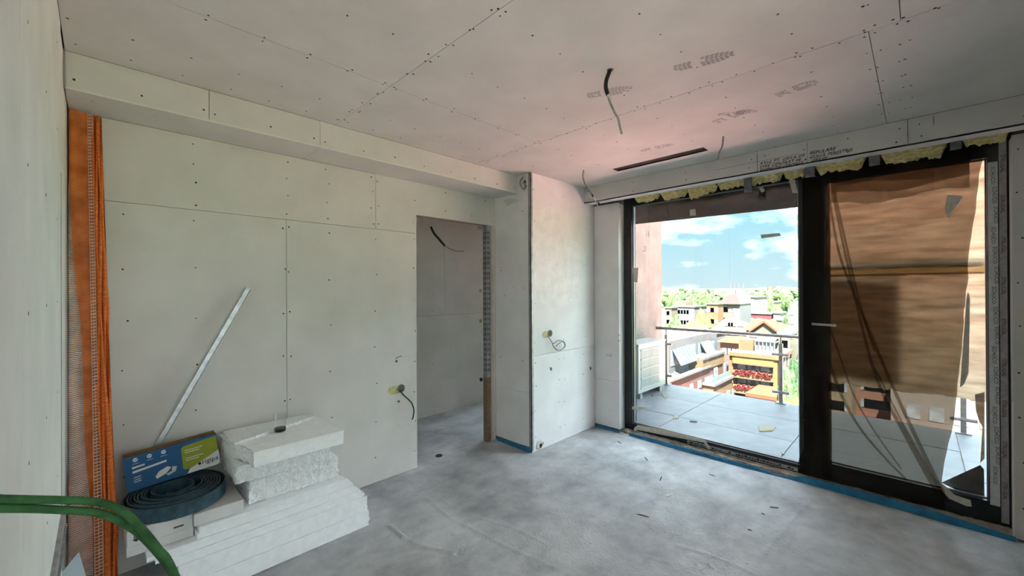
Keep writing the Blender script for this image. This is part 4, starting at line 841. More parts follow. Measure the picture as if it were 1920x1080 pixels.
# ------------------------------------------------------------------ litter on the screed
deb = [(912,913,28,.006,'dark splinter near the middle of the floor',(1195,962),(1218,968)),]
def chip(a, b, w, mat, label):
    p = W(*a,'z',.006); q = W(*b,'z',.006); d_ = (q-p); L_ = d_.length; d_.normalize(); s_ = Vector((-d_.y,d_.x,0)); m = MB()
    def fz(pt): return floor_z(pt.x,pt.y)
    b0 = max(fz(p),fz(q),fz((p+q)/2))
    pr_ = [(0,-.3),(.25,-.5),(.7,-.45),(1,-.1),(.95,.25),(.6,.5),(.2,.35)]
    lo = [p+d_*L_*u+s_*w*v for u,v in pr_]
    m.slab([Vector((k_.x,k_.y,b0+.0035+.002*noise.noise(k_*40))) for k_ in lo],[Vector((k_.x,k_.y,b0+.0003)) for k_ in lo])
    return tag(m.build('floor_splinter', M[mat]), label, 'debris', 'litter on the screed')
M['bark'] = pm('dark_splinter', (.06,.045,.035), (.11,.085,.065), 30, .9); M['crumb'] = pm('white_crumb', (.70,.70,.68), rough=.9)
chip((1194,962),(1217,968),.012,'bark','dark wood splinter on the open floor near the picture centre'); chip((1209,856),(1215,863),.010,'bark','tiny dark splinter nearest the left end of the window')
chip((1237,901),(1241,892),.008,'bark','thin dark splinter left of the middle of the floor by the window'); chip((1443,949),(1460,951),.010,'bark','upper of two dark splinters below the mullion')
chip((1428,961),(1435,964),.008,'bark','lower of two dark splinters below the mullion'); chip((1158,827),(1166,831),.010,'bark','small dark splinter by the narrow pier')
chip((1330,888),(1341,892),.007,'bark','pale brown sliver near the blue strip'); chip((1402,991),(1410,993),.008,'bark','dark curl on the floor in front of the mullion')
chip((1248,929),(1259,927),.012,'crumb','white paper crumb on the floor in front of the clear pane'); chip((1425,893),(1443,897),.012,'crumb','white plaster crumb beside the blue strip')
chip((1397,1053),(1404,1055),.010,'crumb','white crumb at the bottom edge of the floor'); chip((914,894),(917,896),.008,'crumb','white speck on the floor in front of the doorway')
chip((1103,1013),(1109,1017),.012,'crumb','grey-white chip on the floor left of the picture centre'); chip((1612,1040),(1624,1041),.006,'crumb','pale sliver on the dark floor below the sheet')
# ------------------------------------------------------------------ balcony
M['tile'] = pm('balcony_tile', (.105,.128,.148), (.14,.162,.182), 5, .45, .1, 30, detail=8); M['slab'] = pm('slab_concrete', (.40,.39,.37), (.5,.49,.47), 4, .9)
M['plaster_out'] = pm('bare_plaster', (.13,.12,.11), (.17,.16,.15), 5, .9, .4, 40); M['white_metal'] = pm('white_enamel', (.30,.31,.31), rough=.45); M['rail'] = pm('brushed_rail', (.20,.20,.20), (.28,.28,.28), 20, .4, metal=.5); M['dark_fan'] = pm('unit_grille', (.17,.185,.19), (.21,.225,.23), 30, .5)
m = MB(); m.box(4.3,6.72,-4.0,3.15,-.30,-.045); m.box(4.146,4.3,-2.3,3.13,-.30,-.03); bal = struct(m.build('floor_balcony', M['slab']), 'pale blue-grey tiled balcony floor outside the glazing', 'balcony floor')
xe = [4.302,5.05,5.85,6.66]; ye = [3.145,2.13,.93,-.27,-1.47,-2.67,-3.9]
for i in range(3):
    for j in range(6):
        m = MB(); m.box(xe[i]+.004,xe[i+1]-.004,ye[j+1]+.004,ye[j]-.004,-.046,-.03+rnd(-.0015,.0015)); m.build('tile', M['tile'], bal)
m = MB(); m.box(4.3,6.83,3.15,3.30,-.3,4.6); bwl = struct(m.build('wall_balcony', M['plaster_out']), 'bare plaster wall closing the left end of the balcony', 'wall')
for t_,px,py,s_ in (('16',1214,438,.16),('25',1210,466,.13)):
    q = W(px-5,py+5,'y',3.15); lettering('chalk_number', t_, s_, M['ink'], bwl, (q.x,3.15,q.z), X, Z, .3, .001)
rl = tag(empty('balcony_railing', (6.62,0,-.03)), 'grey post railing with clear panels along the balcony edge', 'railing')
m = MB(); m.tube([(6.62,-4.0,.895),(6.62,3.148,.895)],.024,10); m.build('handrail', M['rail'], rl, smooth=True)
posts = [2.98,1.36,-.33,-2.0]
for y in posts:
    m = MB(); m.box(6.60,6.64,y-.022,y+.022,-.03,.79); m.box(6.612,6.628,y-.008,y+.008,.79,.875); po = m.build('post', M['rail'], rl)
    m = MB(); m.box(6.56,6.68,y-.06,y+.06,-.03,-.018); m.build('base_plate', M['rail'], po)
    for z in (.12,.64):
        m = MB(); m.tube([(6.60,y-.10,z),(6.60,y+.10,z)],.022,8); m.build('clamp', M['rail'], po)
for a,b in ((2.98,1.36),(1.36,-.33),(-.33,-2.0)):
    m = MB(); m.box(6.592,6.602,b+.06,a-.06,.04,.80); m.build('panel', M['railglass'], rl)
# outdoor unit
ac = tag(empty('outdoor_unit', (5.85,2.98,-.03)), 'white air-conditioning outdoor unit by the balcony wall', 'air conditioner')
m = MB(); m.box(5.38,6.25,2.83,3.14,.06,.74); m.build('casing', M['white_metal'], ac, bevel=.008); m = MB(); m.box(5.37,6.26,2.82,3.145,.74,.765); m.build('lid', M['white_metal'], ac, bevel=.004)
m = MB(); m.box(5.45,6.02,2.826,2.829,.12,.69); gr = m.build('grille', M['dark_fan'], ac)
for z in span(.13,.675,5):
    m = MB(); m.box(5.44,6.03,2.815,2.828,z-.006,z+.010); m.build('slat', M['white_metal'], gr)
for x in (5.5,6.12):
    m = MB(); m.box(x-.03,x+.03,2.85,3.12,-.03,.06); m.build('foot', M['rail'], ac)
M['tape_out'] = pm('darkened_tape', (.20,.19,.13), (.24,.23,.17), 30, .8)  # tape colour darkened so it does not blow out in outdoor light
def litter(pix, label, mat='tape_out', n_=1):
    p_ = [W(a,b,'z',-.026) for a,b in pix]; m = MB(); m.slab([k_+Z*.006 for k_ in p_],[k_-Z*.002 for k_ in p_]); return tag(m.build('tape_scrap', M[mat]), label, 'scrap')
litter([(1240,738),(1247,736),(1253,744),(1247,748)],'crumpled tape scrap near the outdoor unit'); litter([(1422,799),(1440,797),(1455,801),(1448,808),(1424,809)],'yellowish tape scrap on the balcony tiles before the mullion')
litter([(1293,789),(1306,790),(1307,792),(1294,791)],'thin grey stick lying on the balcony tiles','bark'); litter([(1262,781),(1270,779),(1273,784),(1264,786)],'small scrap on the tile joint near the clear pane')
litter([(1465,848),(1470,848),(1471,852),(1466,852)],'small pale scrap in the near corner of the balcony'); litter([(1221,740),(1225,740),(1225,743),(1221,743)],'tiny dark lump on the balcony tiles by the unit','bark')

# ------------------------------------------------------------------ own building above and around
M['facade'] = pm('own_facade', (.62,.58,.52), (.70,.66,.60), 3, .9)
m = MB(); m.box(-9,4.22,YBACK-.16,10,ZC+.40,10.5); struct(m.build('wall_shading_storeys', M['facade']), 'upper storeys added over the room to shade the balcony', 'building')  # unseen mass, put in and sized to cast shade on the balcony
m = MB(); m.box(-9,4.22,YBACK-.16,10,-34,-.32); struct(m.build('wall_lower_storeys', M['facade']), 'lower storeys of the own building under the room', 'building')
m = MB(); m.box(-.3,4.2,YBACK-1.0,YBACK-.16,2.56,2.70); struct(m.build('wall_sun_block', M['facade']), 'added slab keeping the sun out of the rear window', 'canopy')  # added to stop direct sun entering behind the camera
m = MB(); m.box(-.8,2.6,-4.2,YBACK-.16,-.32,-.06); m.box(-.8,2.6,-4.2,-4.08,-.06,1.05); m.box(-.8,-.7,-4.08,YBACK-.16,-.06,1.05); m.box(2.5,2.6,-4.08,YBACK-.16,-.06,1.05); struct(m.build('floor_rear_light_block', M['slab']), 'added slab and walls blocking ground light at the rear window', 'balcony')  # added so sunlit ground does not light the ceiling from behind
m = MB(); m.box(4.31,6.6,3.31,5.2,-.30,-.05); m.box(6.48,6.6,3.31,5.2,-.05,.12); struct(m.build('floor_side_light_block', M['slab']), 'added slab blocking light from below at the corridor window', 'balcony')  # added to cut the light rising into the corridor
m = MB(); m.box(-9,-.31,YBACK-.16,10,-.32,ZC+.4); m.box(-.31,4.2,4.46,10,-.32,ZC+.4); struct(m.build('wall_neighbour', M['facade']), 'neighbouring rooms of the own storey', 'wall')

m = MB(); m.box(6.9,29,-24,26,-34,-6.4); rt_ = struct(m.build('wall_bounce_podium', M['facade']), 'added podium carrying the terrace that bounces pink light', 'building')
M['terracotta'] = pm('terracotta_bounce_near', (.84,.42,.40), (.92,.48,.46), .8, .9)
m = MB(); m.box(6.9,29,-24,11,-6.4,-6.2); m.build('roof_terrace', M['terracotta'], rt_)  # unseen reflector: added terrace, tinted to throw pink light on the ceiling
# ------------------------------------------------------------------ ground, rising towards the horizon
def gz(d): return interp(d, [(0,-34),(130,-34),(260,-22),(420,-12),(900,-7),(4000,-3)])
M['paving'] = pm('terracotta_bounce_ground', (.40,.20,.16), (.52,.27,.22), .06, .9); M['grass'] = pm('parkland', (.06,.11,.04), (.12,.18,.06), .03, .9)  # paving tint chosen to bounce warm light up into the room
rs = [3,20,50,90,130,180,260,340,420,600,900,1500,2600,4000]; m = MB(); na = 36
for r_ in rs:
    for k_ in range(na): a = 2*math.pi*k_/na; m.v.append(Vector((r_*math.cos(a),r_*math.sin(a),gz(r_))))
for i in range(len(rs)-1):
    for k_ in range(na): q = (k_+1)%na; m.f.append((i*na+k_,i*na+q,(i+1)*na+q,(i+1)*na+k_))
gr = m.build('ground', None, mats=[M['paving'],M['grass']], fmat=lambda i,p:0 if i<na*4 else 1); struct(gr, 'ground tinted terracotta to bounce light, parkland beyond', 'ground')

# ------------------------------------------------------------------ town
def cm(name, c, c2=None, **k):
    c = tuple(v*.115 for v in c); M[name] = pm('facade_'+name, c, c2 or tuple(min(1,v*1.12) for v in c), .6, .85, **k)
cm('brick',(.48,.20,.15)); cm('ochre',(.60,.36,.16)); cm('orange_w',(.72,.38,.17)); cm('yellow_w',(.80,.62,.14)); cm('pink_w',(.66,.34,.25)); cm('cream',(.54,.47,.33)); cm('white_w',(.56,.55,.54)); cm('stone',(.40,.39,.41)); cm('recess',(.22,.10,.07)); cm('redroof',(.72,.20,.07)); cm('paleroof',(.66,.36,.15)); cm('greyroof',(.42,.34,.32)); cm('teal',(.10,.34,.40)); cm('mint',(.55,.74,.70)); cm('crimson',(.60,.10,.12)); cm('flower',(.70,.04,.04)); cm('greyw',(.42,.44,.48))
M['dark_glass'] = pm('town_glass', (.07,.09,.11), (.14,.17,.20), 1.0, .15, spec=.6); M['sky_glass'] = pm('roof_glazing', (.03,.075,.105), (.05,.105,.135), 1.0, .5, spec=.2)
def wins_x(parent, X_, ys, zs, w, h, mat='dark_glass', frame=None):
    for z in zs:
        for y in ys:
            m = MB(); m.box(X_-.06,X_+.10,y-w/2,y+w/2,z,z+h); f_ = m.build('window', M[frame or mat], parent)
            if frame: m = MB(); m.box(X_-.10,X_-.05,y-w/2+.15,y+w/2-.15,z+.15,z+h-.15); m.build('pane', M[mat], f_)
def wins_y(parent, Y_, xs, zs, w, h, mat='dark_glass', frame=None):
    for z in zs:
        for x in xs:
            m = MB(); m.box(x-w/2,x+w/2,Y_-.06,Y_+.10,z,z+h); f_ = m.build('window', M[frame or mat], parent)
            if frame: m = MB(); m.box(x-w/2+.15,x+w/2-.15,Y_-.10,Y_-.05,z+.15,z+h-.15); m.build('pane', M[mat], f_)
def bld(loc, label): return tag(empty('apartment_building', loc), label, 'building')
PB = lambda name, mat, par, *bx: part(name, mat, par, *bx)
# --- orange building, 90 m out
X1 = 90.0; zr = lambda py: W(1410,py,'x',X1).z
yl = W(1368,680,'x',X1).y; yr_ = W(1458,680,'x',X1).y
ob = bld((X1,(yl+yr_)/2,-34), 'orange apartment block with yellow flower balconies')
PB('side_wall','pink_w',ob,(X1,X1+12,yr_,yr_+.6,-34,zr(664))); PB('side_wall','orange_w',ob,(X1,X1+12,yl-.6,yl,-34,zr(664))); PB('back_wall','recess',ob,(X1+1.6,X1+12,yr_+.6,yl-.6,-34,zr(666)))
PB('cornice','orange_w',ob,(X1-.5,X1+12,yr_-.3,yl,zr(670),zr(663))); PB('pillar','yellow_w',ob,(X1-.2,X1+.6,yr_,yr_+.7,-34,zr(670)))
for p0,p1,fl in ((671,682,0),(698,709,1),(726,738,1),(753,765,1)):
    bk_ = PB('balcony','yellow_w',ob,(X1-.3,X1+1.6,yr_+.6,yl-.6,zr(p1),zr(p0)))
    PB('balcony_floor','pink_w',bk_,(X1-.35,X1+1.6,yr_+.6,yl-.6,zr(p1+2.5),zr(p1)))
    if fl:
        m = MB()
        for k_ in range(120):
            y = rnd(yr_+.8,yl-.8); z = zr(p0)+rnd(-.7,.25); m.box(X1-.55,X1-.25,y-.12,y+.12,z-.1,z+.14)
        stuff(m.build('red_flowers', M['flower'], bk_))
for z in (zr(694),zr(721)): wins_x(ob, X1+1.55, [yl-1.8,yl-3.6,yr_+4.2,yr_+2.4], [z-.2], 1.4, 1.5, 'dark_glass')
wins_y(ob, yr_, [X1+3,X1+6,X1+9], [zr(690),zr(717),zr(744)], 1.1, 1.9)
rb = PB('roof_terrace','stone',ob,(X1,X1+12,yr_+.3,yl-.3,zr(664),zr(662)))
yq0 = W(1412,650,'x',X1+3).y; yq1 = W(1385,650,'x',X1+3).y; PB('stair_house','orange_w',ob,(X1+3,X1+7,yq0,yq1,zr(663),W(1400,637,'x',X1+3).z))
yq0 = W(1452,650,'x',X1+3).y; yq1 = W(1416,650,'x',X1+3).y; zt_ = W(1430,641,'x',X1+3).z
gh = PB('winter_garden','white_w',ob,(X1+3,X1+7,yq0,yq1,zr(663),zr(663)+.5),(X1+3,X1+7,yq0,yq1,zt_-.2,zt_),*[(X1+2.95,X1+3.15,y-.1,y+.1,zr(663),zt_) for y in span(yq0,yq1,6)],(X1+6.8,X1+7,yq0,yq1,zr(663),zt_))
PB('glazing','dark_glass',gh,(X1+3.3,X1+3.4,yq0,yq1,zr(663)+.5,zt_-.2)); m = MB(); m.slab([(X1+2.9,yq0,zt_),(X1+2.9,yq1,zt_),(X1+7,yq1,zt_+1.0),(X1+7,yq0,zt_+1.0)],[(X1+2.9,yq0,zt_+.15),(X1+2.9,yq1,zt_+.15),(X1+7,yq1,zt_+1.15),(X1+7,yq0,zt_+1.15)]); m.build('glass_roof', M['mint'], gh)
for z in (zr(683),zr(712)):
    PB('side_balcony','cream',ob,(X1+10,X1+13,yr_-1.6,yr_,z-1.3,z-.9)); PB('balcony_rail','white_w',ob,(X1+10,X1+10.15,yr_-1.6,yr_-1.45,z-1,z+1.6),(X1+12.8,X1+12.95,yr_-1.6,yr_-1.45,z-1,z+1.6))
# --- brick wing with glazed lean-to roofs (left, runs away from us)
Y1 = yl+1.2; s_ = 1.0
xa = W(1247,715,'y',Y1).x; zp = W(1253,717,'y',Y1).z
bw_ = bld((78,Y1+6,-34), 'brick apartment wing with sloping glazed lean-to roofs')
PB('brick_wall','brick',bw_,(xa-12,X1-.2,Y1,Y1+9,-34,zp)); PB('coping','white_w',bw_,(xa-12,X1-8,Y1-.35,Y1+.5,zp,zp+.35))
Y2 = Y1+2.4; zt2 = W(1247,642,'y',Y2).z; xb = W(1344,640,'y',Y2).x
PB('stone_wall','stone',bw_,(xa-12,min(xb,X1+6),Y2,Y2+8,zp,zt2))
def slope(a,b,c_,d_,mat,nb,name,par):
    """glazed panel between four pixels on two depth planes, with bars"""
    P_ = [W(a[0],a[1],'y',a[2]),W(b[0],b[1],'y',b[2]),W(c_[0],c_[1],'y',c_[2]),W(d_[0],d_[1],'y',d_[2])]
    nn_ = (P_[1]-P_[0]).cross(P_[3]-P_[0]).normalized(); nn_ = nn_ if nn_.z>0 else -nn_
    m = MB(); m.slab(P_,[p-nn_*.15 for p in P_]); g_ = m.build(name, M[mat], par)
    for k_ in range(nb+1):
        t = k_/nb; u0 = P_[0].lerp(P_[1],t); u1 = P_[3].lerp(P_[2],t); m = MB(); m.tube([u0+nn_*.08,u1+nn_*.08],.16,4); m.build('glazing_bar', M['white_w'], g_)
slope((1254,702,Y2),(1315,681,Y2),(1332,688,Y1+.3),(1272,711,Y1+.3),'sky_glass',7,'glazed_roof',bw_)
slope((1261,656,Y2-.1),(1290,647,Y2-.1),(1306,676,Y2-1.6),(1277,686,Y2-1.6),'sky_glass',5,'glazed_roof',bw_)
slope((1313,642,Y2-.1),(1328,639,Y2-.1),(1342,664,Y2-1.6),(1328,668,Y2-1.6),'mint',4,'glazed_roof',bw_)
for (a,b,c_,d_) in ((1258,1276,655,687),(1291,1304,646,674),(1310,1320,642,668),(1329,1340,640,662)):
    p0 = W(a,d_,'y',Y2-.05); p1 = W(b,c_,'y',Y2-.05); zc_ = W((a+b)/2,c_,'y',Y2-.05).z; PB('window','dark_glass',bw_,(p0.x,p1.x,Y2-.08,Y2+.05,p0.z,zc_))
# ochre storey and bay
zo1 = W(1340,668,'y',Y1-.2).z; xo0 = W(1318,680,'y',Y1-.2).x
PB('ochre_storey','ochre',bw_,(xo0,X1-.1,Y1-.2,Y1+2.2,zp-.2,zo1)); PB('coping','stone',bw_,(xo0,X1-.1,Y1-.4,Y1+2.2,zo1,zo1+.4))
YB = Y1-2.0; zb_ = W(1362,713,'y',YB).z; xb0 = W(1338,722,'y',YB).x; PB('ochre_bay','ochre',bw_,(xb0,X1-1.2,YB,Y1-.1,-34,zb_)); PB('parapet','white_w',bw_,(xb0-.3,X1-.9,YB-.3,Y1-.1,zb_,zb_+.45)); PB('parapet_glass','mint',bw_,(xb0,X1-1.2,YB+.3,YB+.4,zb_+.45,zb_+1.3))
for a,b,c_,d_,pl in ((1339,1345,688,712,Y1-.2),(1359,1365,679,698,Y1-.2)):
    p0 = W(a,d_,'y',pl); p1 = W(b,c_,'y',pl); PB('window','dark_glass',bw_,(p0.x,p1.x,pl-.08,pl+.05,p0.z,p1.z))
for a,b,c_,d_ in ((1308,1314,712,730),(1321,1336,702,726),(1293,1299,718,735)):
    p0 = W(a,d_,'y',Y1); p1 = W(b,c_,'y',Y1); f_ = PB('window','white_w',bw_,(p0.x,p1.x,Y1-.12,Y1+.05,p0.z,p1.z)); PB('pane','dark_glass',f_,(p0.x+.2,p1.x-.2,Y1-.2,Y1-.11,p0.z+.2,p1.z-.2))
for a,b,c_,d_ in ((1362,1368,731,745),(1373,1379,726,742)):
    p0 = W(a,d_,'y',YB); p1 = W(b,c_,'y',YB); PB('window','dark_glass',bw_,(p0.x,p1.x,YB-.1,YB+.05,p0.z,p1.z))
# --- generic houses on planes facing us
def house(X_, a, b, pt_, mat, label, depth=14, wn=None, zb=None, wm='dark_glass', roofmat=None, name='apartment_building', slab=None):
    y1 = W(a,pt_,'x',X_).y; y0 = W(b,pt_,'x',X_).y; zt_ = W((a+b)/2,pt_,'x',X_).z; g_ = zb if zb is not None else gz(X_)-4
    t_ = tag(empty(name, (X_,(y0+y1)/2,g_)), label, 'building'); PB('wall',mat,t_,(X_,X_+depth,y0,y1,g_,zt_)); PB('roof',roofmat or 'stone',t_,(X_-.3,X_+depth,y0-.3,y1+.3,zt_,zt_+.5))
    if wn:
        cols,rows,w,h,st = wn
        wins_x(t_, X_, span(y0+w,y1-w,cols), [zt_-1.2-h-st*i for i in range(rows)], w, h, wm)
    return t_,y0,y1,zt_
def hip(X_, a, b, pe, r0, r1, prd, mat, wmat, label, depth=16):
    y1 = W(a,pe,'x',X_).y; y0 = W(b,pe,'x',X_).y; ze = W((a+b)/2,pe,'x',X_).z; Xr = X_+depth/2; q1 = W(r0,prd,'x',Xr); q0 = W(r1,prd,'x',Xr); g_ = gz(X_)-4
    t_ = tag(empty('tiled_house', (X_,(y0+y1)/2,g_)), label, 'house'); PB('wall',wmat,t_,(X_+.8,X_+depth-.8,y0+.8,y1-.8,g_,ze))
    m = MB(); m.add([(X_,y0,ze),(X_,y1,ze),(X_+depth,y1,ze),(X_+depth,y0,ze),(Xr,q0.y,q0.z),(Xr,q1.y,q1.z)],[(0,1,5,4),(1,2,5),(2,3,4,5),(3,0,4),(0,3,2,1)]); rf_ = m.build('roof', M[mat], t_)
    return t_,rf_,y0,y1,ze,q0,q1,Xr
t_,rf_,y0,y1,ze,q0,q1,Xr = hip(150,1330,1407,622,1362,1376,595,'paleroof','mint','pale orange hipped roof over mint walls in mid town')
for f0 in (.40,.47,.54,.72):
    y = y1+(y0-y1)*f0; z = ze+(q0.z-ze)*.42; m = MB(); m.box(150+2.6,150+3.6,y-.8,y+.8,z-.1,z+1.0); m.build('roof_window', M['dark_glass'], rf_)
wins_x(t_, 150.8, span(y0+3,y1-3,7), [ze-2.6], 1.3, 1.4)
t_,rf_,y0,y1,ze,q0,q1,Xr = hip(135,1392,1474,621,1414,1436,598,'redroof','white_w','bright red hipped roof house right of the pale one',18)
ya_ = W(1455,620,'x',133).y; yb_ = W(1412,620,'x',133).y; zg = W(1434,607,'x',133).z; m = MB(); m.slab([(133,ya_,ze-9),(133,yb_,ze-9),(133,yb_,ze),(133,(ya_+yb_)/2,zg),(133,ya_,ze)],[(142,ya_,ze-9),(142,yb_,ze-9),(142,yb_,ze),(142,(ya_+yb_)/2,zg),(142,ya_,ze)]); m.build('gable', M['cream'], t_)
m = MB(); yc_ = (ya_+yb_)/2; m.slab([(132.4,ya_-1,ze-.5),(132.4,yc_,zg+.3),(132.4,yb_+1,ze-.5),(132.4,yb_+1,ze),(132.4,yc_,zg+.9),(132.4,ya_-1,ze)],[(143,ya_-1,ze-.5),(143,yc_,zg+.3),(143,yb_+1,ze-.5),(143,yb_+1,ze),(143,yc_,zg+.9),(143,ya_-1,ze)]); m.build('gable_roof', M['redroof'], t_)
wins_x(t_, 133, [yc_-3,yc_-1.2], [ze-4], 1.0, 1.4)
t_,rf_,y0,y1,ze,q0,q1,Xr = hip(128,1278,1318,616,1292,1300,602,'redroof','cream','small orange-red tiled roof at the left of the town',10)
t_,rf_,y0,y1,ze,q0,q1,Xr = hip(112,1342,1398,643,1365,1392,630,'redroof','pink_w','rust roofed pink house just behind the brick wing',12)
wins_x(t_, 112.8, span(y0+2,y1-2,4), [ze-3], 1.2, 1.5)
house(108,1248,1300,622,'cream','low cream rooftop directly above the handrail at left',8,(5,2,1.5,1.5,3)); house(118,1303,1342,625,'white_w','low white house beside the cream rooftop',9,(4,2,1.3,1.4,3))
house(124.4,1410,1462,634,'cream','long cream house behind the orange block',6,(7,2,1.2,1.3,3)); house(104,1460,1482,628,'cream','narrow cream house right of the railing post',7,(3,3,1.2,1.5,3))
t_,y0,y1,zt_ = house(175,1261,1302,576,'white_w','white and yellow block with a penthouse at the left',14,(5,3,2.2,1.6,4.4)); PB('penthouse','cream',t_,(177,185,W(1286,570,'x',177).y,W(1262,570,'x',177).y,zt_,W(1270,565,'x',177).z))
house(168,1246,1259,578,'cream','narrow ochre block beside the balcony wall',6,(2,4,1.6,1.6,3.6)); house(190,1302,1328,582,'cream','cream block half hidden by a tree',12,(3,3,1.8,1.6,4))
house(160,1325,1346,571,'ochre','tall ochre block left of the grey-roofed one',6,(2,4,2.6,1.6,4.2))
t_,y0,y1,zt_ = house(172,1345,1374,570,'cream','cream block with a slanted grey roof and loggias',14,(2,3,3.4,1.9,4.2)); PB('side_wall','greyw',t_,(171.8,186,y0-2.6,y0,gz(172)-4,zt_+.5))
m = MB(); m.slab([(171,y1+.5,zt_),(171,y0-2.8,zt_),(171,y0-1.5,zt_+4.2),(171,y0+1.5,zt_+3.6),(171,y1-2,zt_+1.6)],[(187,y1+.5,zt_),(187,y0-2.8,zt_),(187,y0-1.5,zt_+4.2),(187,y0+1.5,zt_+3.6),(187,y1-2,zt_+1.6)]); m.build('slanted_roof', M['greyroof'], t_)
t_,y0,y1,zt_ = house(205,1377,1414,558,'white_w','large white block with stair tower in mid town',22,(2,4,2.4,2.4,4.6)); PB('setback','white_w',t_,(207,215,W(1400,556,'x',207).y,W(1356,556,'x',207).y,zt_-1,W(1380,553,'x',207).z))
for px_ in (1372.5,1388.5):
    q = W(px_,543,'x',214); m = MB(); m.box(213,216,q.y-1.6,q.y+1.6,zt_,q.z); m.build('chimney', M['white_w'], t_)
    for dy in (-.9,.9): m = MB(); m.tube([(214,q.y+dy,q.z),(214,q.y+dy,q.z+3.0)],.28,6); m.build('flue', M['stone'], t_)
t_,y0,y1,zt_ = house(192,1402,1449,589,'crimson','long crimson hall with white arched windows',14)
for f0 in (.12,.45):
    yc_ = y1+(y0-y1)*f0; m = MB(); m.slab([(191.7,yc_+2.6*math.cos(a),zt_-4.5+2.9*math.sin(a)) for a in span(0,math.pi,9)],[(192.2,yc_+2.6*math.cos(a),zt_-4.5+2.9*math.sin(a)) for a in span(0,math.pi,9)]); ar = m.build('arched_window', M['white_w'], t_)
    m = MB(); m.slab([(191.5,yc_+1.7*math.cos(a),zt_-4.5+2.0*math.sin(a)) for a in span(0,math.pi,9)],[(191.8,yc_+1.7*math.cos(a),zt_-4.5+2.0*math.sin(a)) for a in span(0,math.pi,9)]); m.build('pane', M['dark_glass'], ar)
house(191,1450,1463,588,'white_w','small white cube at the end of the crimson hall',10,(1,1,2.0,2.0,3)); house(188,1448,1466,601,'white_w','low white annex under the crimson hall',2.4)
house(270,1413,1452,567,'cream','long low cream shed in front of the far trees',20); house(300,1414,1422,562,'white_w','small white far block beside the big white one',12,(2,3,1.8,1.6,4))
# --- tower at the right, glazed side
X_ = 112; y1 = W(1481,600,'x',X_).y; y0 = W(1497,600,'x',X_).y; zt_ = W(1490,566,'x',X_).z; tw = tag(empty('tower_block', (X_,y0,-34)), 'white and teal glazed tower right beside the mullion', 'building')
PB('wall','white_w',tw,(X_,X_+26,y0,y1,-34,zt_)); 
for k_ in range(11): 
    z = zt_-1.6-k_*2.05; PB('glass_band','teal',tw,(X_+.5,X_+26,y0-.12,y0+.1,z-1.5,z)); m = MB(); m.box(X_-.1,X_+.1,y0+.9,y0+2.0,z-1.4,z); m.build('window', M['dark_glass'], tw)
# --- far skyline
for i,(a,b,pt_) in enumerate(((1250,1262,544),(1285,1296,545),(1424,1438,538),(1440,1447,537),(1456,1462,536),(1466,1482,538),(1484,1500,539),(1502,1512,537),(1518,1534,538))):
    X_ = 1500; y1 = W(a,pt_,'x',X_).y; y0 = W(b,pt_,'x',X_).y; z = W(a,pt_,'x',X_).z; m = MB(); m.box(X_,X_+30,y0,y1,-8,z)
    f_ = tag(m.build('skyline_block', M['white_w' if i%3 else 'pink_w']), ['leftmost pale block on the far skyline','second pale block from the left on the far skyline','third pale block from the left on the far skyline','fourth skyline block from the left, narrow and pink','fifth pale block from the left on the far skyline','sixth pale block from the left on the far skyline','third pale skyline block from the right','second pale skyline block from the right','rightmost skyline block behind the mullion'][i], 'building', 'distant skyline blocks')

# ------------------------------------------------------------------ trees
def leafmat(name, c1, c2):
    c1 = tuple(v*.26 for v in c1); c2 = tuple(v*.26 for v in c2); M[name] = pm(name, c1, c2, .55, .9, .9, 2.2, bdist=.6, detail=8, lo=.4, hi=.6)
leafmat('leaf_a',(.05,.13,.035),(.20,.33,.10)); leafmat('leaf_b',(.06,.15,.05),(.26,.40,.16)); leafmat('leaf_c',(.03,.09,.04),(.09,.18,.08)); leafmat('leaf_y',(.22,.34,.04),(.50,.60,.12)); M['trunk'] = pm('bark', (.10,.07,.05), (.16,.12,.08), 3, .9)
def crown_mesh(seed, conifer=False):
    rg = random.Random(seed); bm = bmesh.new()
    if conifer:
        for k_ in range(6):
            z = 1.6+k_*1.75; r_ = 3.2*(1-k_/6.8)*rg.uniform(.85,1.1); mt = Matrix.Translation((rg.uniform(-.2,.2),rg.uniform(-.2,.2),z+1.1)); bmesh.ops.create_cone(bm, cap_ends=True, segments=17, radius1=r_, radius2=r_*.30, depth=2.3, matrix=mt)
    else:
        for k_ in range(13):
            a = rg.uniform(0,6.28); d_ = rg.uniform(0,3.6); z = rg.uniform(4.5,11); r_ = rg.uniform(1.6,2.9)*(1 if z<9.5 else .8)
            bmesh.ops.create_icosphere(bm, subdivisions=3, radius=r_, matrix=Matrix.Translation((d_*math.cos(a),d_*math.sin(a),z)))
    for v in bm.verts:
        p = v.co; v.co = p+Vector((noise.noise(p*1.1+Vector((seed,0,0))),noise.noise(p*1.1+Vector((0,seed,7))),noise.noise(p*1.3+Vector((3,0,seed)))))*(.8 if conifer else .75)
    me = bpy.data.meshes.new('crown'); bm.to_mesh(me); bm.free(); return me
tm = MB(); tm.tube([(0,0,0),(0,0,3),(.3,.1,7)],[.5,.38,.2],7); tmesh = bpy.data.meshes.new('trunk'); tmesh.from_pydata([tuple(p) for p in tm.v],[],tm.f); tmesh.materials.append(M['trunk'])
CR = {}
for k_,mt_ in (('leaf_a',0),('leaf_b',0),('leaf_c',1),('leaf_y',0)):
    CR[k_] = []
    for s_ in range(3): me = crown_mesh(s_*11+len(CR)*5, bool(mt_)); me.materials.append(M[k_]); CR[k_].append(me)
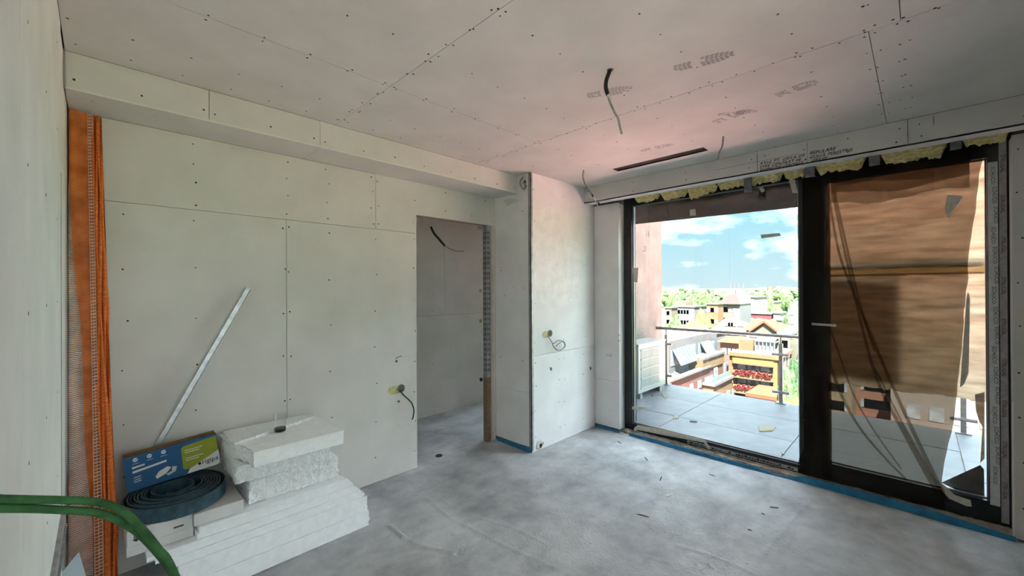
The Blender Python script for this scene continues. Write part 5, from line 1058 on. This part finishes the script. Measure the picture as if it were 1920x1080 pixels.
def tree(x,y,z,h,kind,label,group=None,name='tree',wide=1.0):
    t_ = tag(empty(name,(x,y,z)), label, 'tree', group and group.strip()); s_ = h/12.5; t_.scale = (s_*wide*rnd(.95,1.1),)*2+(s_,); t_.rotation_euler = (0,0,rnd(0,6))
    for nm,me in (('crown',random.choice(CR[kind])),('trunk',tmesh)):
        o = bpy.data.objects.new(nm, me); COL.objects.link(o); o.parent = t_
ORD = ['first','second','third','fourth','fifth','sixth','seventh','eighth','ninth','tenth','eleventh','twelfth','thirteenth','fourteenth','fifteenth','sixteenth']
def belt(pa, pb, t0, t1, rows, step, base, where, kinds=('leaf_a','leaf_b')):
    for r_,X_ in enumerate(rows):
        ya_ = W(pa,550,'x',X_).y; yb_ = W(pb,550,'x',X_).y; n_ = max(1,int((ya_-yb_)/step)); rn = ['front','second','third','rear'][r_]
        for i in range(n_):
            y = ya_-(i+.5+.35*(r_%2))*(ya_-yb_)/n_+rnd(-.8,.8); px = 960+FPX*(Vector((X_,y,0)).dot(_r)/Vector((X_,y,0)).dot(_f)); q = W(px,rnd(t0,t1)-2*r_,'x',X_); g_ = gz(X_)-2 if base is None else base
            h_ = max(6,q.z-g_); tree(X_+rnd(-3,3),y,g_,h_,kinds[(i+r_)%len(kinds)],f'{ORD[i]} leafy tree from left in the {rn} row {where}',where+' ',wide=min(1,step/(11*h_/12.5)))
belt(1234,1530,546,551,[340,368,396,424],13.5,None,'of the far tree belt')
belt(1250,1346,552,562,[236,252,268],8.5,None,'of the left grove')
belt(1414,1482,556,566,[240,258],8.5,None,'of the grove left of the tower')
belt(1418,1480,574,582,[212],6.5,None,'behind the crimson hall')
belt(1462,1484,588,600,[158,172],5.5,None,'at the tower foot')
for (px,pt_,X_,kd,lab) in ((1351,574,168.8,'leaf_c','dark conifer in front of the cream loggia block'),(1398,576,189.8,'leaf_c','pointed conifer in front of the white block'),(1383,584,198,'leaf_c','dark short conifer beside the pointed one'),(1319,583,142,'leaf_y','yellow-green tree between the left-hand blocks'),(1263,595,150,'leaf_b','bushy tree right beside the balcony wall')):
    q = W(px,pt_,'x',X_); g_ = gz(X_)-2; tree(X_,q.y,g_,q.z-g_,kd,lab,name='conifer' if kd=='leaf_c' else 'tree',wide=.25 if kd=='leaf_c' else .32)
for i,(px,pt_,X_,kd,lab) in enumerate(((1526,646,107,'leaf_a','highest of the tall trees right of the orange block'),(1500,686,73,'leaf_b','tall tree just above the balcony edge'))):
    q = W(px,pt_,'x',X_); tree(X_,q.y,-36,q.z+36,kd,lab,'trees right of the orange block',wide=.3)
q = W(1502,726,'x',60); tree(60,q.y,-36,q.z+36,'leaf_y','bright yellow-green treetop poking up at the balcony edge',wide=.4)
q = W(1480,748,'x',80); t_ = tag(empty('low_building',(80,q.y,-34)),'low red-roofed annex under the orange block','building'); PB('wall','pink_w',t_,(80,88,q.y-2,q.y+6,-34,q.z-.6)); PB('roof','redroof',t_,(79.6,88,q.y-2.4,q.y+6.4,q.z-.6,q.z))
q = W(1803,800,'x',70); t_ = tag(empty('apartment_building',(70,q.y,-34)),'white block seen under the paper sheets at the far right','building'); zt_ = W(1805,740,'x',70).z; PB('wall','white_w',t_,(70,80,q.y-10,q.y+6,-34,zt_)); wins_x(t_,70,span(q.y-8,q.y+4,7),[zt_-3.6-k_*3.4 for k_ in range(3)],1.2,1.7)
house(90,1522,1597,668,'cream','cream house row seen through the dark sheet left of the post',6,(9,4,1.3,1.6,3.2)); house(100,1604,1695,640,'pink_w','pinkish house row seen through the middle of the dark sheet',10,(9,5,1.3,1.6,3.2)); house(88,1705,1788,655,'white_w','pale house row seen through the right of the dark sheet',10,(8,5,1.3,1.6,3.2))
